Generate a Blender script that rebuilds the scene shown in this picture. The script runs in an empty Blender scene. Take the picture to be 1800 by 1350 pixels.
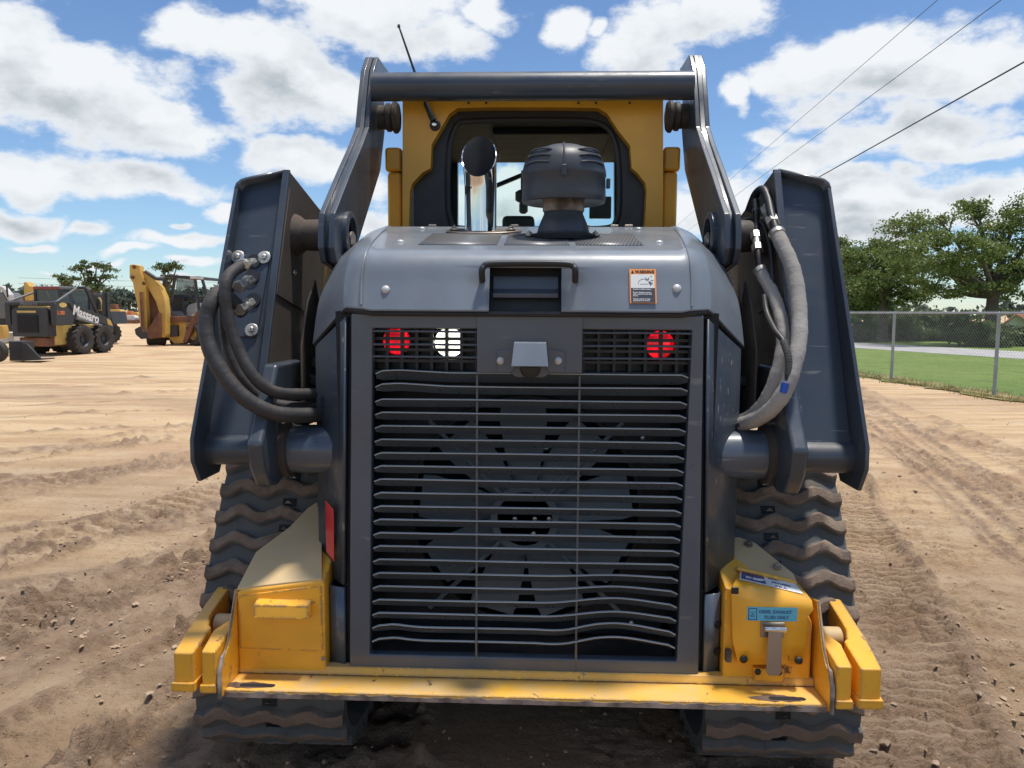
import bpy, math, random
import numpy as np
from mathutils import Vector, Matrix

random.seed(7)
RAD = math.radians
scene = bpy.context.scene
COL = scene.collection

# ---------------------------------------------------------------- camera
CAM = Vector((0.045, 0.0, 1.40))
FPX = 1350.0
ROT = (Matrix.Rotation(RAD(2.2), 3, 'Z') @ Matrix.Rotation(RAD(90 - 5.33), 3, 'X')
       @ Matrix.Rotation(RAD(0.35), 3, 'Z'))
cd = bpy.data.cameras.new('camera')
cd.sensor_width = 36
cd.lens = 27.0
cd.clip_start = 0.05
cd.clip_end = 9000
cam = bpy.data.objects.new('camera', cd)
cam.matrix_world = Matrix.Translation(CAM) @ ROT.to_4x4()
COL.objects.link(cam)
scene.camera = cam
scene.view_settings.view_transform = 'Standard'
scene.view_settings.look = 'None'
scene.view_settings.exposure = 0.38
scene.view_settings.gamma = 1
scene.view_settings.use_curve_mapping = False
scene.cycles.max_bounces = 7
scene.cycles.glossy_bounces = 4
scene.cycles.transmission_bounces = 5
scene.cycles.transparent_max_bounces = 10
scene.cycles.use_denoising = True
scene.cycles.caustics_reflective = False
scene.cycles.caustics_refractive = False

SUN_EL, SUN_AZ = 80.0, 80.0       # azimuth from +Y, positive towards +X
sd = bpy.data.lights.new('sun', 'SUN')
sd.energy = 3.5
sd.angle = RAD(5.0)
sd.color = (1.0, 0.955, 0.88)
sun = bpy.data.objects.new('sun', sd)
sdir = Vector((math.sin(RAD(SUN_AZ)) * math.cos(RAD(SUN_EL)), math.cos(RAD(SUN_AZ)) * math.cos(RAD(SUN_EL)), math.sin(RAD(SUN_EL))))
sun.rotation_mode = 'QUATERNION'
sun.rotation_quaternion = sdir.to_track_quat('Z', 'Y')
sun.location = sdir * 30
COL.objects.link(sun)


def ray(px, py):
    return ROT @ Vector(((px - 900) / FPX, -(py - 675) / FPX, -1.0))


def at(px, py, Y):                 # a pixel of the photograph as a point at depth Y
    d = ray(px, py)
    return CAM + d * (Y / d.y)


def atX(px, py, X):
    d = ray(px, py)
    return CAM + d * ((X - CAM.x) / d.x)


def atZ(px, py, Z=0.0):
    d = ray(px, py)
    return CAM + d * ((Z - CAM.z) / d.z)


def atP(px, py, a, b):             # on the leaning plane Y = a + b Z
    d = ray(px, py)
    return CAM + d * ((a + b * CAM.z) / (d.y - b * d.z))


# ---------------------------------------------------------------- node helpers
class NT:
    def __init__(s, tree):
        s.t = tree
        s.n = tree.nodes
        s.l = tree.links

    def new(s, typ, **kw):
        n = s.n.new(typ)
        for k, v in kw.items():
            setattr(n, k, v)
        return n

    def link(s, a, b):
        s.l.new(a, b)

    def set(s, sock, v):
        if isinstance(v, bpy.types.NodeSocket):
            s.l.new(v, sock)
        else:
            sock.default_value = v

    def math(s, op, a, b=0.0, c=0.0, clamp=False):
        n = s.new('ShaderNodeMath', operation=op, use_clamp=clamp)
        for i, v in enumerate((a, b, c)):
            s.set(n.inputs[i], v)
        return n.outputs[0]

    def vmath(s, op, a, b=(0, 0, 0)):
        n = s.new('ShaderNodeVectorMath', operation=op)
        s.set(n.inputs[0], a)
        s.set(n.inputs[1], b)
        return n.outputs['Value'] if op in ('LENGTH', 'DOT_PRODUCT', 'DISTANCE') else n.outputs[0]

    def noise(s, vec, scale, detail=4, rough=0.55, dist=0.0, color=False):
        n = s.new('ShaderNodeTexNoise')
        s.set(n.inputs['Vector'], vec)
        n.inputs['Scale'].default_value = scale
        n.inputs['Detail'].default_value = detail
        n.inputs['Roughness'].default_value = rough
        n.inputs['Distortion'].default_value = dist
        return n.outputs['Color' if color else 'Fac']

    def ramp(s, fac, a, b, lo=0.0, hi=1.0):
        n = s.new('ShaderNodeMapRange', interpolation_type='SMOOTHSTEP')
        s.set(n.inputs[0], fac)
        n.inputs[1].default_value = a
        n.inputs[2].default_value = b
        n.inputs[3].default_value = lo
        n.inputs[4].default_value = hi
        return n.outputs[0]

    def mix(s, fac, a, b, mode='MIX'):
        n = s.new('ShaderNodeMix', data_type='RGBA', blend_type=mode)
        s.set(n.inputs[0], fac)
        s.set(n.inputs[6], a)
        s.set(n.inputs[7], b)
        return n.outputs[2]

    def bump(s, h, strength=0.3, dist=0.01, normal=None):
        n = s.new('ShaderNodeBump')
        n.inputs['Strength'].default_value = strength
        n.inputs['Distance'].default_value = dist
        s.set(n.inputs['Height'], h)
        if normal is not None:
            s.link(normal, n.inputs['Normal'])
        return n.outputs[0]


def c4(c):
    return (c[0], c[1], c[2], 1.0)


def newmat(name):
    m = bpy.data.materials.new(name)
    m.use_nodes = True
    t = NT(m.node_tree)
    b = [n for n in t.n if n.type == 'BSDF_PRINCIPLED'][0]
    return m, t, b


def paint(name, col, rough=0.35, metal=0.0, coat=0.0, dust=0.3, dustcol=(0.34, 0.25, 0.17), chips=0.0,
          chipcol=(0.07, 0.045, 0.035), scale=1.0, var=0.12, bump=0.0, scratch=0.0, spec=0.5):
    m, t, b = newmat(name)
    tc = t.new('ShaderNodeTexCoord').outputs['Object']
    n1 = t.noise(tc, 3.5 * scale, 5)
    n2 = t.noise(tc, 22 * scale, 6, 0.65)
    base = t.mix(t.ramp(n1, 0.3, 0.7), c4([c * (1 - var) for c in col]), c4([min(1, c * (1 + var)) for c in col]))
    r = t.math('ADD', rough, t.math('MULTIPLY', t.math('SUBTRACT', n2, 0.5), 0.28))
    if scratch > 0:
        mp = t.new('ShaderNodeMapping')
        t.link(tc, mp.inputs[0])
        mp.inputs['Rotation'].default_value = (0.5, 0.9, 0.3)
        mp.inputs['Scale'].default_value = (3, 90, 12)
        ns = t.noise(mp.outputs[0], 2.2, 2, 0.5, 0.3)
        sm = t.math('MULTIPLY', t.ramp(ns, 0.655, 0.69), t.math('MULTIPLY', t.ramp(n1, 0.48, 0.6), scratch))
        base = t.mix(sm, base, c4((0.28, 0.28, 0.28)))
    if dust > 0:
        geo = t.new('ShaderNodeNewGeometry').outputs['Normal']
        sep = t.new('ShaderNodeSeparateXYZ')
        t.link(geo, sep.inputs[0])
        up = t.ramp(sep.outputs[2], 0.1, 0.95, 0.14, 1.0)
        nd = t.ramp(t.noise(tc, 6.0 * scale, 8, 0.62, 0.4), 0.35, 0.75)
        dm = t.math('MULTIPLY', t.math('MULTIPLY', up, nd), dust, clamp=True)
        base = t.mix(dm, base, c4(dustcol))
        r = t.math('ADD', r, t.math('MULTIPLY', dm, 0.5), clamp=True)
    metalv = metal
    if chips > 0:
        bv = t.new('ShaderNodeBevel', samples=4)
        bv.inputs['Radius'].default_value = 0.011
        g2 = t.new('ShaderNodeNewGeometry').outputs['Normal']
        ed = t.math('SUBTRACT', 1.0, t.vmath('DOT_PRODUCT', bv.outputs[0], g2))
        ed = t.ramp(ed, 0.02, 0.14)
        nc = t.noise(tc, 34 * scale, 8, 0.7)
        e1 = t.math('MULTIPLY', ed, t.ramp(nc, 0.54 - 0.1 * chips, 0.58 - 0.1 * chips))
        nc2 = t.noise(tc, 13 * scale, 9, 0.75, 0.5)
        e2 = t.math('MULTIPLY', t.ramp(nc2, 0.67 - 0.035 * chips, 0.68 - 0.035 * chips), 0.9)
        cm = t.math('MAXIMUM', e1, e2)
        base = t.mix(cm, base, t.mix(t.ramp(nc, 0.45, 0.65), c4(chipcol), c4((0.30, 0.24, 0.2))))
        r = t.math('ADD', r, t.math('MULTIPLY', cm, 0.3), clamp=True)
    t.set(b.inputs['Base Color'], base)
    t.set(b.inputs['Roughness'], r)
    b.inputs['Metallic'].default_value = metalv
    b.inputs['Coat Weight'].default_value = coat
    b.inputs['Coat Roughness'].default_value = 0.12
    b.inputs['Specular IOR Level'].default_value = spec
    if bump > 0:
        t.link(t.bump(t.noise(tc, 70 * scale, 6, 0.65), bump, 0.004), b.inputs['Normal'])
    else:
        t.link(t.bump(t.noise(tc, 4.5 * scale, 3, 0.5), 0.10, 0.012), b.inputs['Normal'])
    return m


def emit(name, col, strength):
    m, t, b = newmat(name)
    b.inputs['Base Color'].default_value = c4(col)
    b.inputs['Emission Color'].default_value = c4(col)
    b.inputs['Emission Strength'].default_value = strength
    b.inputs['Roughness'].default_value = 0.2
    return m


# ---------------------------------------------------------------- sky
def sky_world():
    w = bpy.data.worlds.new('World')
    scene.world = w
    w.use_nodes = True
    t = NT(w.node_tree)
    for n in list(t.n):
        t.n.remove(n)
    # cloud field as a group so that it can be sampled twice
    g = bpy.data.node_groups.new('cloud_field', 'ShaderNodeTree')
    g.interface.new_socket('Vector', in_out='INPUT', socket_type='NodeSocketVector')
    g.interface.new_socket('Field', in_out='OUTPUT', socket_type='NodeSocketFloat')
    q = NT(g)
    gi = q.new('NodeGroupInput')
    go = q.new('NodeGroupOutput')
    v = gi.outputs[0]
    wrp = q.vmath('MULTIPLY', q.vmath('SUBTRACT', q.noise(v, 9, 3, 0.55, color=True), (0.5, 0.5, 0.5)), (0.10, 0.10, 0.07))
    vw = q.vmath('ADD', v, wrp)
    blobs = [  # photo px, py, half width, half height, weight
        (30, 110, 90, 110, 1), (130, 165, 190, 80, 1), (270, 215, 130, 50, 1),
        (330, 60, 85, 38, 0.9), (450, 85, 110, 60, 1.1), (500, 150, 130, 75, 1.1), (590, 160, 60, 60, 1),
        (110, 305, 200, 42, 1), (270, 310, 125, 34, 1), (525, 285, 95, 40, 1), (620, 300, 50, 36, 0.9),
        (392, 362, 45, 26, 0.9), (40, 382, 75, 26, 0.9), (150, 397, 60, 15, 0.7),
        (640, 20, 160, 62, 1), (760, 62, 90, 46, 1), (850, 25, 60, 30, .8), (560, 12, 60, 30, 0.7),
        (1000, 48, 52, 42, 0.95), (1060, 40, 36, 25, 0.7),
        (1150, 50, 95, 70, 1.1), (1250, 30, 90, 60, 1), (1150, 105, 90, 45, 1),
        (1440, 130, 110, 60, 1), (1540, 115, 160, 62, 1.1), (1690, 110, 150, 66, 1.1), (1600, 160, 200, 40, 1),
        (1305, 172, 42, 30, 0.7), (1360, 226, 48, 22, 0.7),
        (1430, 265, 110, 38, 1), (1590, 235, 150, 42, 1), (1500, 305, 120, 26, 0.8), (1735, 272, 66, 22, 0.9),
        (1520, 350, 180, 44, 1), (1700, 355, 180, 46, 1), (1290, 355, 90, 50, 1), (1200, 385, 80, 46, 0.9),
        (1500, 410, 130, 40, .9), (640, 330, 60, 46, .8), (650, 402, 60, 26, .8), (900, 350, 160, 60, 0.9),
        (1010, 180, 60, 20, 0.5),
        (330, 425, 110, 18, .6), (240, 440, 60, 12, .45), (55, 422, 45, 10, .5), (190, 462, 50, 10, .5), (350, 468, 60, 12, .6),
        (110, 482, 50, 7, .4), (310, 390, 25, 9, .5), (320, 500, 80, 9, .4)]
    cur = None
    for (px, py, rx, ry, wt) in blobs:
        d = ray(px, py).normalized()
        sub = q.vmath('SUBTRACT', vw, tuple(d))
        mul = q.vmath('MULTIPLY', sub, (FPX / rx, FPX / (rx * 1.4), FPX / ry))
        ln = q.math('MULTIPLY_ADD', q.vmath('LENGTH', mul), -0.62, 0.62 + 0.25 * (wt - 1))
        cur = ln if cur is None else q.math('MAXIMUM', cur, ln)
    cur = q.math('MAXIMUM', cur, -0.42)
    # the rest of the sky: broken cloud from noise
    sv = q.vmath('MULTIPLY', v, (1, 1, 2.2))
    big = q.math('MULTIPLY', q.math('SUBTRACT', q.noise(sv, 2.3, 3, 0.5), 0.53), 3.0)
    sepv = q.new('ShaderNodeSeparateXYZ')
    q.link(v, sepv.inputs[0])
    front = q.math('MAXIMUM', q.ramp(sepv.outputs[1], 0.55, 0.35), q.ramp(sepv.outputs[2], 0.48, 0.6))
    gen = q.math('MULTIPLY_ADD', q.math('ADD', big, 0.42), front, -0.42)
    cur = q.math('MAXIMUM', cur, gen)
    nz = q.noise(q.vmath('MULTIPLY', v, (1, 1, 1.8)), 12, 9, 0.62)
    f = q.math('ADD', cur, q.math('MULTIPLY', q.math('SUBTRACT', nz, 0.5), 1.25))
    q.link(f, go.inputs[0])

    tc = t.new('ShaderNodeTexCoord').outputs['Generated']

    def field(vec):
        n = t.new('ShaderNodeGroup', node_tree=g)
        t.link(vec, n.inputs[0])
        return n.outputs[0]
    f0 = field(tc)
    f1 = field(t.vmath('ADD', tc, (0.004, 0.0, 0.040)))
    dens = t.ramp(f0, -0.03, 0.27)
    thick = t.ramp(f0, 0.05, 0.75)
    shade = t.ramp(t.math('SUBTRACT', t.math('MULTIPLY', f1, 0.95), t.math('MULTIPLY', f0, 0.55)), -0.26, 0.30)
    shade = t.math('MULTIPLY', shade, thick, clamp=True)
    ccol = t.mix(shade, (0.82, 0.85, 0.88, 1), (0.36, 0.42, 0.47, 1))
    sky = t.new('ShaderNodeTexSky', sky_type='NISHITA')
    sky.sun_disc = False
    sky.sun_elevation = RAD(SUN_EL)
    sky.sun_rotation = RAD(SUN_AZ)
    sky.air_density = 1.0
    sky.dust_density = 0.1
    sky.ozone_density = 2.6
    b1 = t.new('ShaderNodeBackground')
    t.link(t.mix(1.0, sky.outputs[0], (0.90, 1.03, 1.17, 1), 'MULTIPLY'), b1.inputs[0])
    b1.inputs[1].default_value = 0.090
    b2 = t.new('ShaderNodeBackground')
    t.link(ccol, b2.inputs[0])
    b2.inputs[1].default_value = 0.84
    ms = t.new('ShaderNodeMixShader')
    t.link(dens, ms.inputs[0])
    t.link(b1.outputs[0], ms.inputs[1])
    t.link(b2.outputs[0], ms.inputs[2])
    out = t.new('ShaderNodeOutputWorld')
    t.link(ms.outputs[0], out.inputs[0])
    w.cycles.sampling_method = 'MANUAL'
    w.cycles.sample_map_resolution = 512


sky_world()


# ---------------------------------------------------------------- mesh helpers
class Geo:
    def __init__(s):
        s.v, s.f, s.m = [], [], []

    def add(s, verts, faces, mi=0):
        o = len(s.v)
        s.v += [tuple(p) for p in verts]
        s.f += [tuple(i + o for i in fc) for fc in faces]
        s.m += [mi] * len(faces)
        return s

    def box(s, c, size, rot=None, mi=0):
        hx, hy, hz = size[0] / 2, size[1] / 2, size[2] / 2
        vs = [Vector((x, y, z)) for x in (-hx, hx) for y in (-hy, hy) for z in (-hz, hz)]
        if rot is not None:
            vs = [rot @ p for p in vs]
        vs = [p + Vector(c) for p in vs]
        return s.add(vs, [(0, 1, 3, 2), (4, 6, 7, 5), (0, 4, 5, 1), (2, 3, 7, 6), (0, 2, 6, 4), (1, 5, 7, 3)], mi)

    def b2(s, x0, x1, y0, y1, z0, z1, mi=0):
        return s.box(((x0 + x1) / 2, (y0 + y1) / 2, (z0 + z1) / 2), (abs(x1 - x0), abs(y1 - y0), abs(z1 - z0)), None, mi)

    def slab(s, pts, vec, mi=0):     # a polygon given thickness along vec
        n = len(pts)
        a = [Vector(p) for p in pts]
        b = [p + Vector(vec) for p in a]
        fs = [tuple(range(n)), tuple(reversed(range(n, 2 * n)))]
        fs += [(i, n + i, n + (i + 1) % n, (i + 1) % n) for i in range(n)]
        return s.add(a + b, fs, mi)

    def plate(s, prof, x0, x1, mi=0):   # profile in (Y, Z) given thickness along X
        return s.slab([(x0, y, z) for y, z in prof], (x1 - x0, 0, 0), mi)

    def ring_plate(s, outer, inner, vec, mi=0):
        n = len(outer)
        a = [Vector(p) for p in outer]
        b = [Vector(p) for p in inner]
        v = Vector(vec)
        vs = a + b + [p + v for p in a] + [p + v for p in b]
        fs = []
        for i in range(n):
            j = (i + 1) % n
            fs += [(i, j, n + j, n + i), (2 * n + j, 2 * n + i, 3 * n + i, 3 * n + j),
                   (j, i, 2 * n + i, 2 * n + j), (n + i, n + j, 3 * n + j, 3 * n + i)]
        return s.add(vs, fs, mi)

    def tube(s, pts, r, n=12, caps=True, mi=0, flat=1.0):
        pts = [Vector(p) for p in pts]
        k = len(pts)
        rs = list(r) if isinstance(r, (list, tuple)) else [r] * k
        tg = []
        for i in range(k):
            a = pts[max(0, i - 1)]
            b = pts[min(k - 1, i + 1)]
            tg.append((b - a).normalized())
        ref = Vector((0, 0, 1)) if abs(tg[0].z) < 0.9 else Vector((1, 0, 0))
        u = tg[0].cross(ref).normalized()
        vs, fs = [], []
        for i in range(k):
            u = (u - tg[i] * u.dot(tg[i]))
            u.normalize()
            w = tg[i].cross(u)
            for j in range(n):
                an = 2 * math.pi * j / n
                vs.append(pts[i] + (u * math.cos(an) + w * math.sin(an) * flat) * rs[i])
        for i in range(k - 1):
            for j in range(n):
                j2 = (j + 1) % n
                fs.append((i * n + j, i * n + j2, (i + 1) * n + j2, (i + 1) * n + j))
        if caps:
            fs.append(tuple(reversed(range(n))))
            fs.append(tuple((k - 1) * n + j for j in range(n)))
        return s.add(vs, fs, mi)

    def lathe(s, prof, o, axis=(0, 0, 1), n=40, mi=0, caps=True):   # prof: (radius, height)
        ax = Vector(axis).normalized()
        ref = Vector((1, 0, 0)) if abs(ax.x) < 0.9 else Vector((0, 0, 1))
        u = ax.cross(ref).normalized()
        w = ax.cross(u)
        o = Vector(o)
        vs, fs = [], []
        k = len(prof)
        for (r, h) in prof:
            for j in range(n):
                an = 2 * math.pi * j / n
                vs.append(o + ax * h + (u * math.cos(an) + w * math.sin(an)) * max(r, 1e-5))
        for i in range(k - 1):
            for j in range(n):
                j2 = (j + 1) % n
                fs.append((i * n + j, i * n + j2, (i + 1) * n + j2, (i + 1) * n + j))
        if caps:
            fs.append(tuple(reversed(range(n))))
            fs.append(tuple((k - 1) * n + j for j in range(n)))
        return s.add(vs, fs, mi)

    def mirror(s):
        g = Geo()
        g.v = [(-x, y, z) for x, y, z in s.v]
        g.f = [tuple(reversed(f)) for f in s.f]
        g.m = list(s.m)
        return g


def tag(o, label=None, cat=None, group=None, kind=None):
    for k, v in (('label', label), ('category', cat), ('group', group), ('kind', kind)):
        if v:
            o[k] = v
    return o


def empty(name, loc=(0, 0, 0), rz=0.0):
    o = bpy.data.objects.new(name, None)
    o.location = loc
    o.rotation_euler = (0, 0, rz)
    o.empty_display_size = 0.2
    COL.objects.link(o)
    return o


def adopt(o, parent):
    """child keeps the world coordinates it was modelled in"""
    o.parent = parent
    if parent.type == 'EMPTY':
        o.matrix_parent_inverse = Matrix.Translation(-parent.location) if not parent.get('local') else Matrix.Identity(4)
    return o


def mk(name, g, mats, parent=None, bevel=0.0, smooth=32, seg=2, sub=0, solid=0.0):
    me = bpy.data.meshes.new(name)
    me.from_pydata(g.v, [], g.f)
    if not isinstance(mats, (list, tuple)):
        mats = [mats]
    for m in mats:
        me.materials.append(m)
    if len(mats) > 1:
        me.polygons.foreach_set('material_index', g.m)
    me.validate()
    me.update()
    # consistent outward normals
    import bmesh
    if len(g.f) < 60000:
        bm = bmesh.new()
        bm.from_mesh(me)
        bmesh.ops.recalc_face_normals(bm, faces=bm.faces)
        bm.to_mesh(me)
        bm.free()
    o = bpy.data.objects.new(name, me)
    COL.objects.link(o)
    if smooth:
        me.polygons.foreach_set('use_smooth', [True] * len(me.polygons))
        me.set_sharp_from_angle(angle=RAD(smooth))
    if solid:
        md = o.modifiers.new('solid', 'SOLIDIFY')
        md.thickness = solid
        md.offset = -1
    if sub:
        md = o.modifiers.new('sub', 'SUBSURF')
        md.levels = md.render_levels = sub
    if bevel:
        md = o.modifiers.new('bevel', 'BEVEL')
        md.width = bevel
        md.segments = seg
        md.limit_method = 'ANGLE'
        md.angle_limit = RAD(28)
        md.harden_normals = True
    if parent is not None:
        adopt(o, parent)
    return o


def copy_tree(o, parent=None):
    c = o.copy()
    COL.objects.link(c)
    if parent is not None:
        c.parent = parent
    for ch in list(o.children):
        copy_tree(ch, c)
    return c


def spline(pts, n=8):
    pts = [Vector(p) for p in pts]
    out = []
    for i in range(len(pts) - 1):
        p0 = pts[max(0, i - 1)]
        p1, p2 = pts[i], pts[i + 1]
        p3 = pts[min(len(pts) - 1, i + 2)]
        for k in range(n):
            t = k / n
            out.append(0.5 * ((2 * p1) + (p2 - p0) * t + (2 * p0 - 5 * p1 + 4 * p2 - p3) * t * t + (3 * p1 - p0 - 3 * p2 + p3) * t ** 3))
    out.append(pts[-1])
    return out


def text_geo(txt, size, o, right, up, thick=0.0006, align='LEFT', bold=0.0, sx=1.0, space=1.0):
    cu = bpy.data.curves.new('lettering', 'FONT')
    cu.body = txt
    cu.size = size
    cu.align_x = align
    cu.space_character = space
    cu.offset = bold
    cu.extrude = thick
    cu.resolution_u = 3
    ob = bpy.data.objects.new('lettering', cu)
    me = bpy.data.meshes.new_from_object(ob)
    r, u = Vector(right).normalized(), Vector(up).normalized()
    nn = r.cross(u)
    g = Geo()
    g.add([Vector(o) + r * p.co.x * sx + u * p.co.y + nn * p.co.z for p in me.vertices], [tuple(p.vertices) for p in me.polygons])
    bpy.data.objects.remove(ob)
    bpy.data.curves.remove(cu)
    bpy.data.meshes.remove(me)
    return g


# ---------------------------------------------------------------- numpy noise
def _h(ix, iy, seed):
    ix = ix.astype(np.int64)
    iy = iy.astype(np.int64)
    n = (ix * 374761393 + iy * 668265263 + seed * 1442695041) & 0xffffffff
    n = ((n ^ (n >> 13)) * 1274126177) & 0xffffffff
    n = (n ^ (n >> 16)) & 0xffffffff
    return n.astype(np.float64) / 4294967295.0


def vnoise(x, y, seed=0):
    ix, iy = np.floor(x), np.floor(y)
    fx, fy = x - ix, y - iy
    fx = fx * fx * (3 - 2 * fx)
    fy = fy * fy * (3 - 2 * fy)
    a, b = _h(ix, iy, seed), _h(ix + 1, iy, seed)
    c, d = _h(ix, iy + 1, seed), _h(ix + 1, iy + 1, seed)
    return (a * (1 - fx) + b * fx) * (1 - fy) + (c * (1 - fx) + d * fx) * fy


def fbm(x, y, seed=0, oct=4, gain=0.5):
    s, a, t = 0, 1.0, 0
    for i in range(oct):
        s = s + a * vnoise(x * 2 ** i + 17.3 * i, y * 2 ** i - 9.1 * i, seed + i)
        t += a
        a *= gain
    return s / t


def sstep(a, b, x):
    t = np.clip((x - a) / (b - a), 0, 1)
    return t * t * (3 - 2 * t)

# ================================================================ GROUND
def ground_material():
    m, t, b = newmat('sandy_soil')
    geo = t.new('ShaderNodeTexCoord').outputs['Object']
    at_ = t.new('ShaderNodeAttribute', attribute_name='damp_shade').outputs['Fac']
    n1 = t.noise(geo, 0.35, 6, 0.6)
    n2 = t.noise(geo, 2.4, 8, 0.65, 0.3)
    n3 = t.noise(geo, 38, 6, 0.7)
    mp = t.new('ShaderNodeMapping')
    t.link(geo, mp.inputs[0])
    mp.inputs['Rotation'].default_value = (0, 0, RAD(-24))
    mp.inputs['Scale'].default_value = (0.22, 1.6, 1)
    st1 = t.noise(mp.outputs[0], 1.2, 7, 0.62, 0.2)
    mp2 = t.new('ShaderNodeMapping')
    t.link(geo, mp2.inputs[0])
    mp2.inputs['Rotation'].default_value = (0, 0, RAD(-72))
    mp2.inputs['Scale'].default_value = (0.35, 3.2, 1)
    st2 = t.noise(mp2.outputs[0], 1.6, 8, 0.66, 0.25)
    sy = t.new('ShaderNodeSeparateXYZ')
    t.link(geo, sy.inputs[0])
    nearf = t.ramp(t.math('SUBTRACT', sy.outputs[1], t.math('MULTIPLY', sy.outputs[0], 1.2)), 15.0, 8.0)
    sm_ = t.new('ShaderNodeMix', data_type='FLOAT')
    t.link(nearf, sm_.inputs[0])
    t.link(st1, sm_.inputs[2])
    t.link(st2, sm_.inputs[3])
    streak = sm_.outputs[0]
    dry = t.mix(t.ramp(n2, 0.35, 0.68), (0.65, 0.460, 0.265, 1), (0.71, 0.530, 0.335, 1))
    dry = t.mix(t.ramp(streak, 0.42, 0.62), dry, (0.53, 0.355, 0.205, 1))
    dry = t.mix(t.math('MULTIPLY', t.ramp(n1, 0.52, 0.68), 0.75), dry, (0.50, 0.310, 0.190, 1))
    dmp_shade = t.mix(t.ramp(n2, 0.35, 0.7), (0.27, 0.180, 0.120, 1), (0.44, 0.315, 0.215, 1))
    dm = t.math('ADD', at_, t.math('MULTIPLY', t.math('SUBTRACT', n2, 0.5), 0.55), clamp=True)
    col = t.mix(dm, dry, dmp_shade)
    col = t.mix(t.ramp(n3, 0.56, 0.70, 0, 0.45), col, (0.17, 0.11, 0.075, 1))
    n4 = t.noise(geo, 11, 9, 0.72, 0.3)
    col = t.mix(t.ramp(n4, 0.56, 0.68, 0, 0.35), col, (0.20, 0.13, 0.09, 1))
    col = t.mix(t.ramp(n4, 0.44, 0.34, 0, 0.35), col, (0.55, 0.42, 0.29, 1))
    # scattered pale pebbles
    vo = t.new('ShaderNodeTexVoronoi')
    t.link(geo, vo.inputs['Vector'])
    vo.inputs['Scale'].default_value = 26
    pb = t.ramp(vo.outputs['Distance'], 0.10, 0.07)
    pm = t.math('MULTIPLY', pb, t.ramp(t.noise(geo, 7, 3), 0.60, 0.64))
    col = t.mix(t.math('MULTIPLY', pm, 0.6), col, (0.62, 0.52, 0.40, 1))
    t.set(b.inputs['Base Color'], col)
    b.inputs['Roughness'].default_value = 0.95
    b.inputs['Specular IOR Level'].default_value = 0.15
    h = t.math('ADD', t.noise(geo, 30, 8, 0.7), t.math('MULTIPLY', t.noise(geo, 130, 5, 0.7), 0.35))
    h = t.math('ADD', h, t.math('MULTIPLY', streak, 1.0))
    h = t.math('ADD', h, t.math('MULTIPLY', n4, 0.9))
    t.link(t.bump(h, 0.9, 0.03), b.inputs['Normal'])
    return m


FP = [atZ(1748, 695), atZ(1612, 671), atZ(1517, 660)]
FDIR = (FP[2] - FP[0])
FDIR.z = 0
FDIR.normalize()
FDIR = Vector((-0.115, 1, 0)).normalized()
F0 = Vector((7.99, 13.73, 0))
FN = Vector((FDIR.y, -FDIR.x, 0))        # towards the lawn


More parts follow.
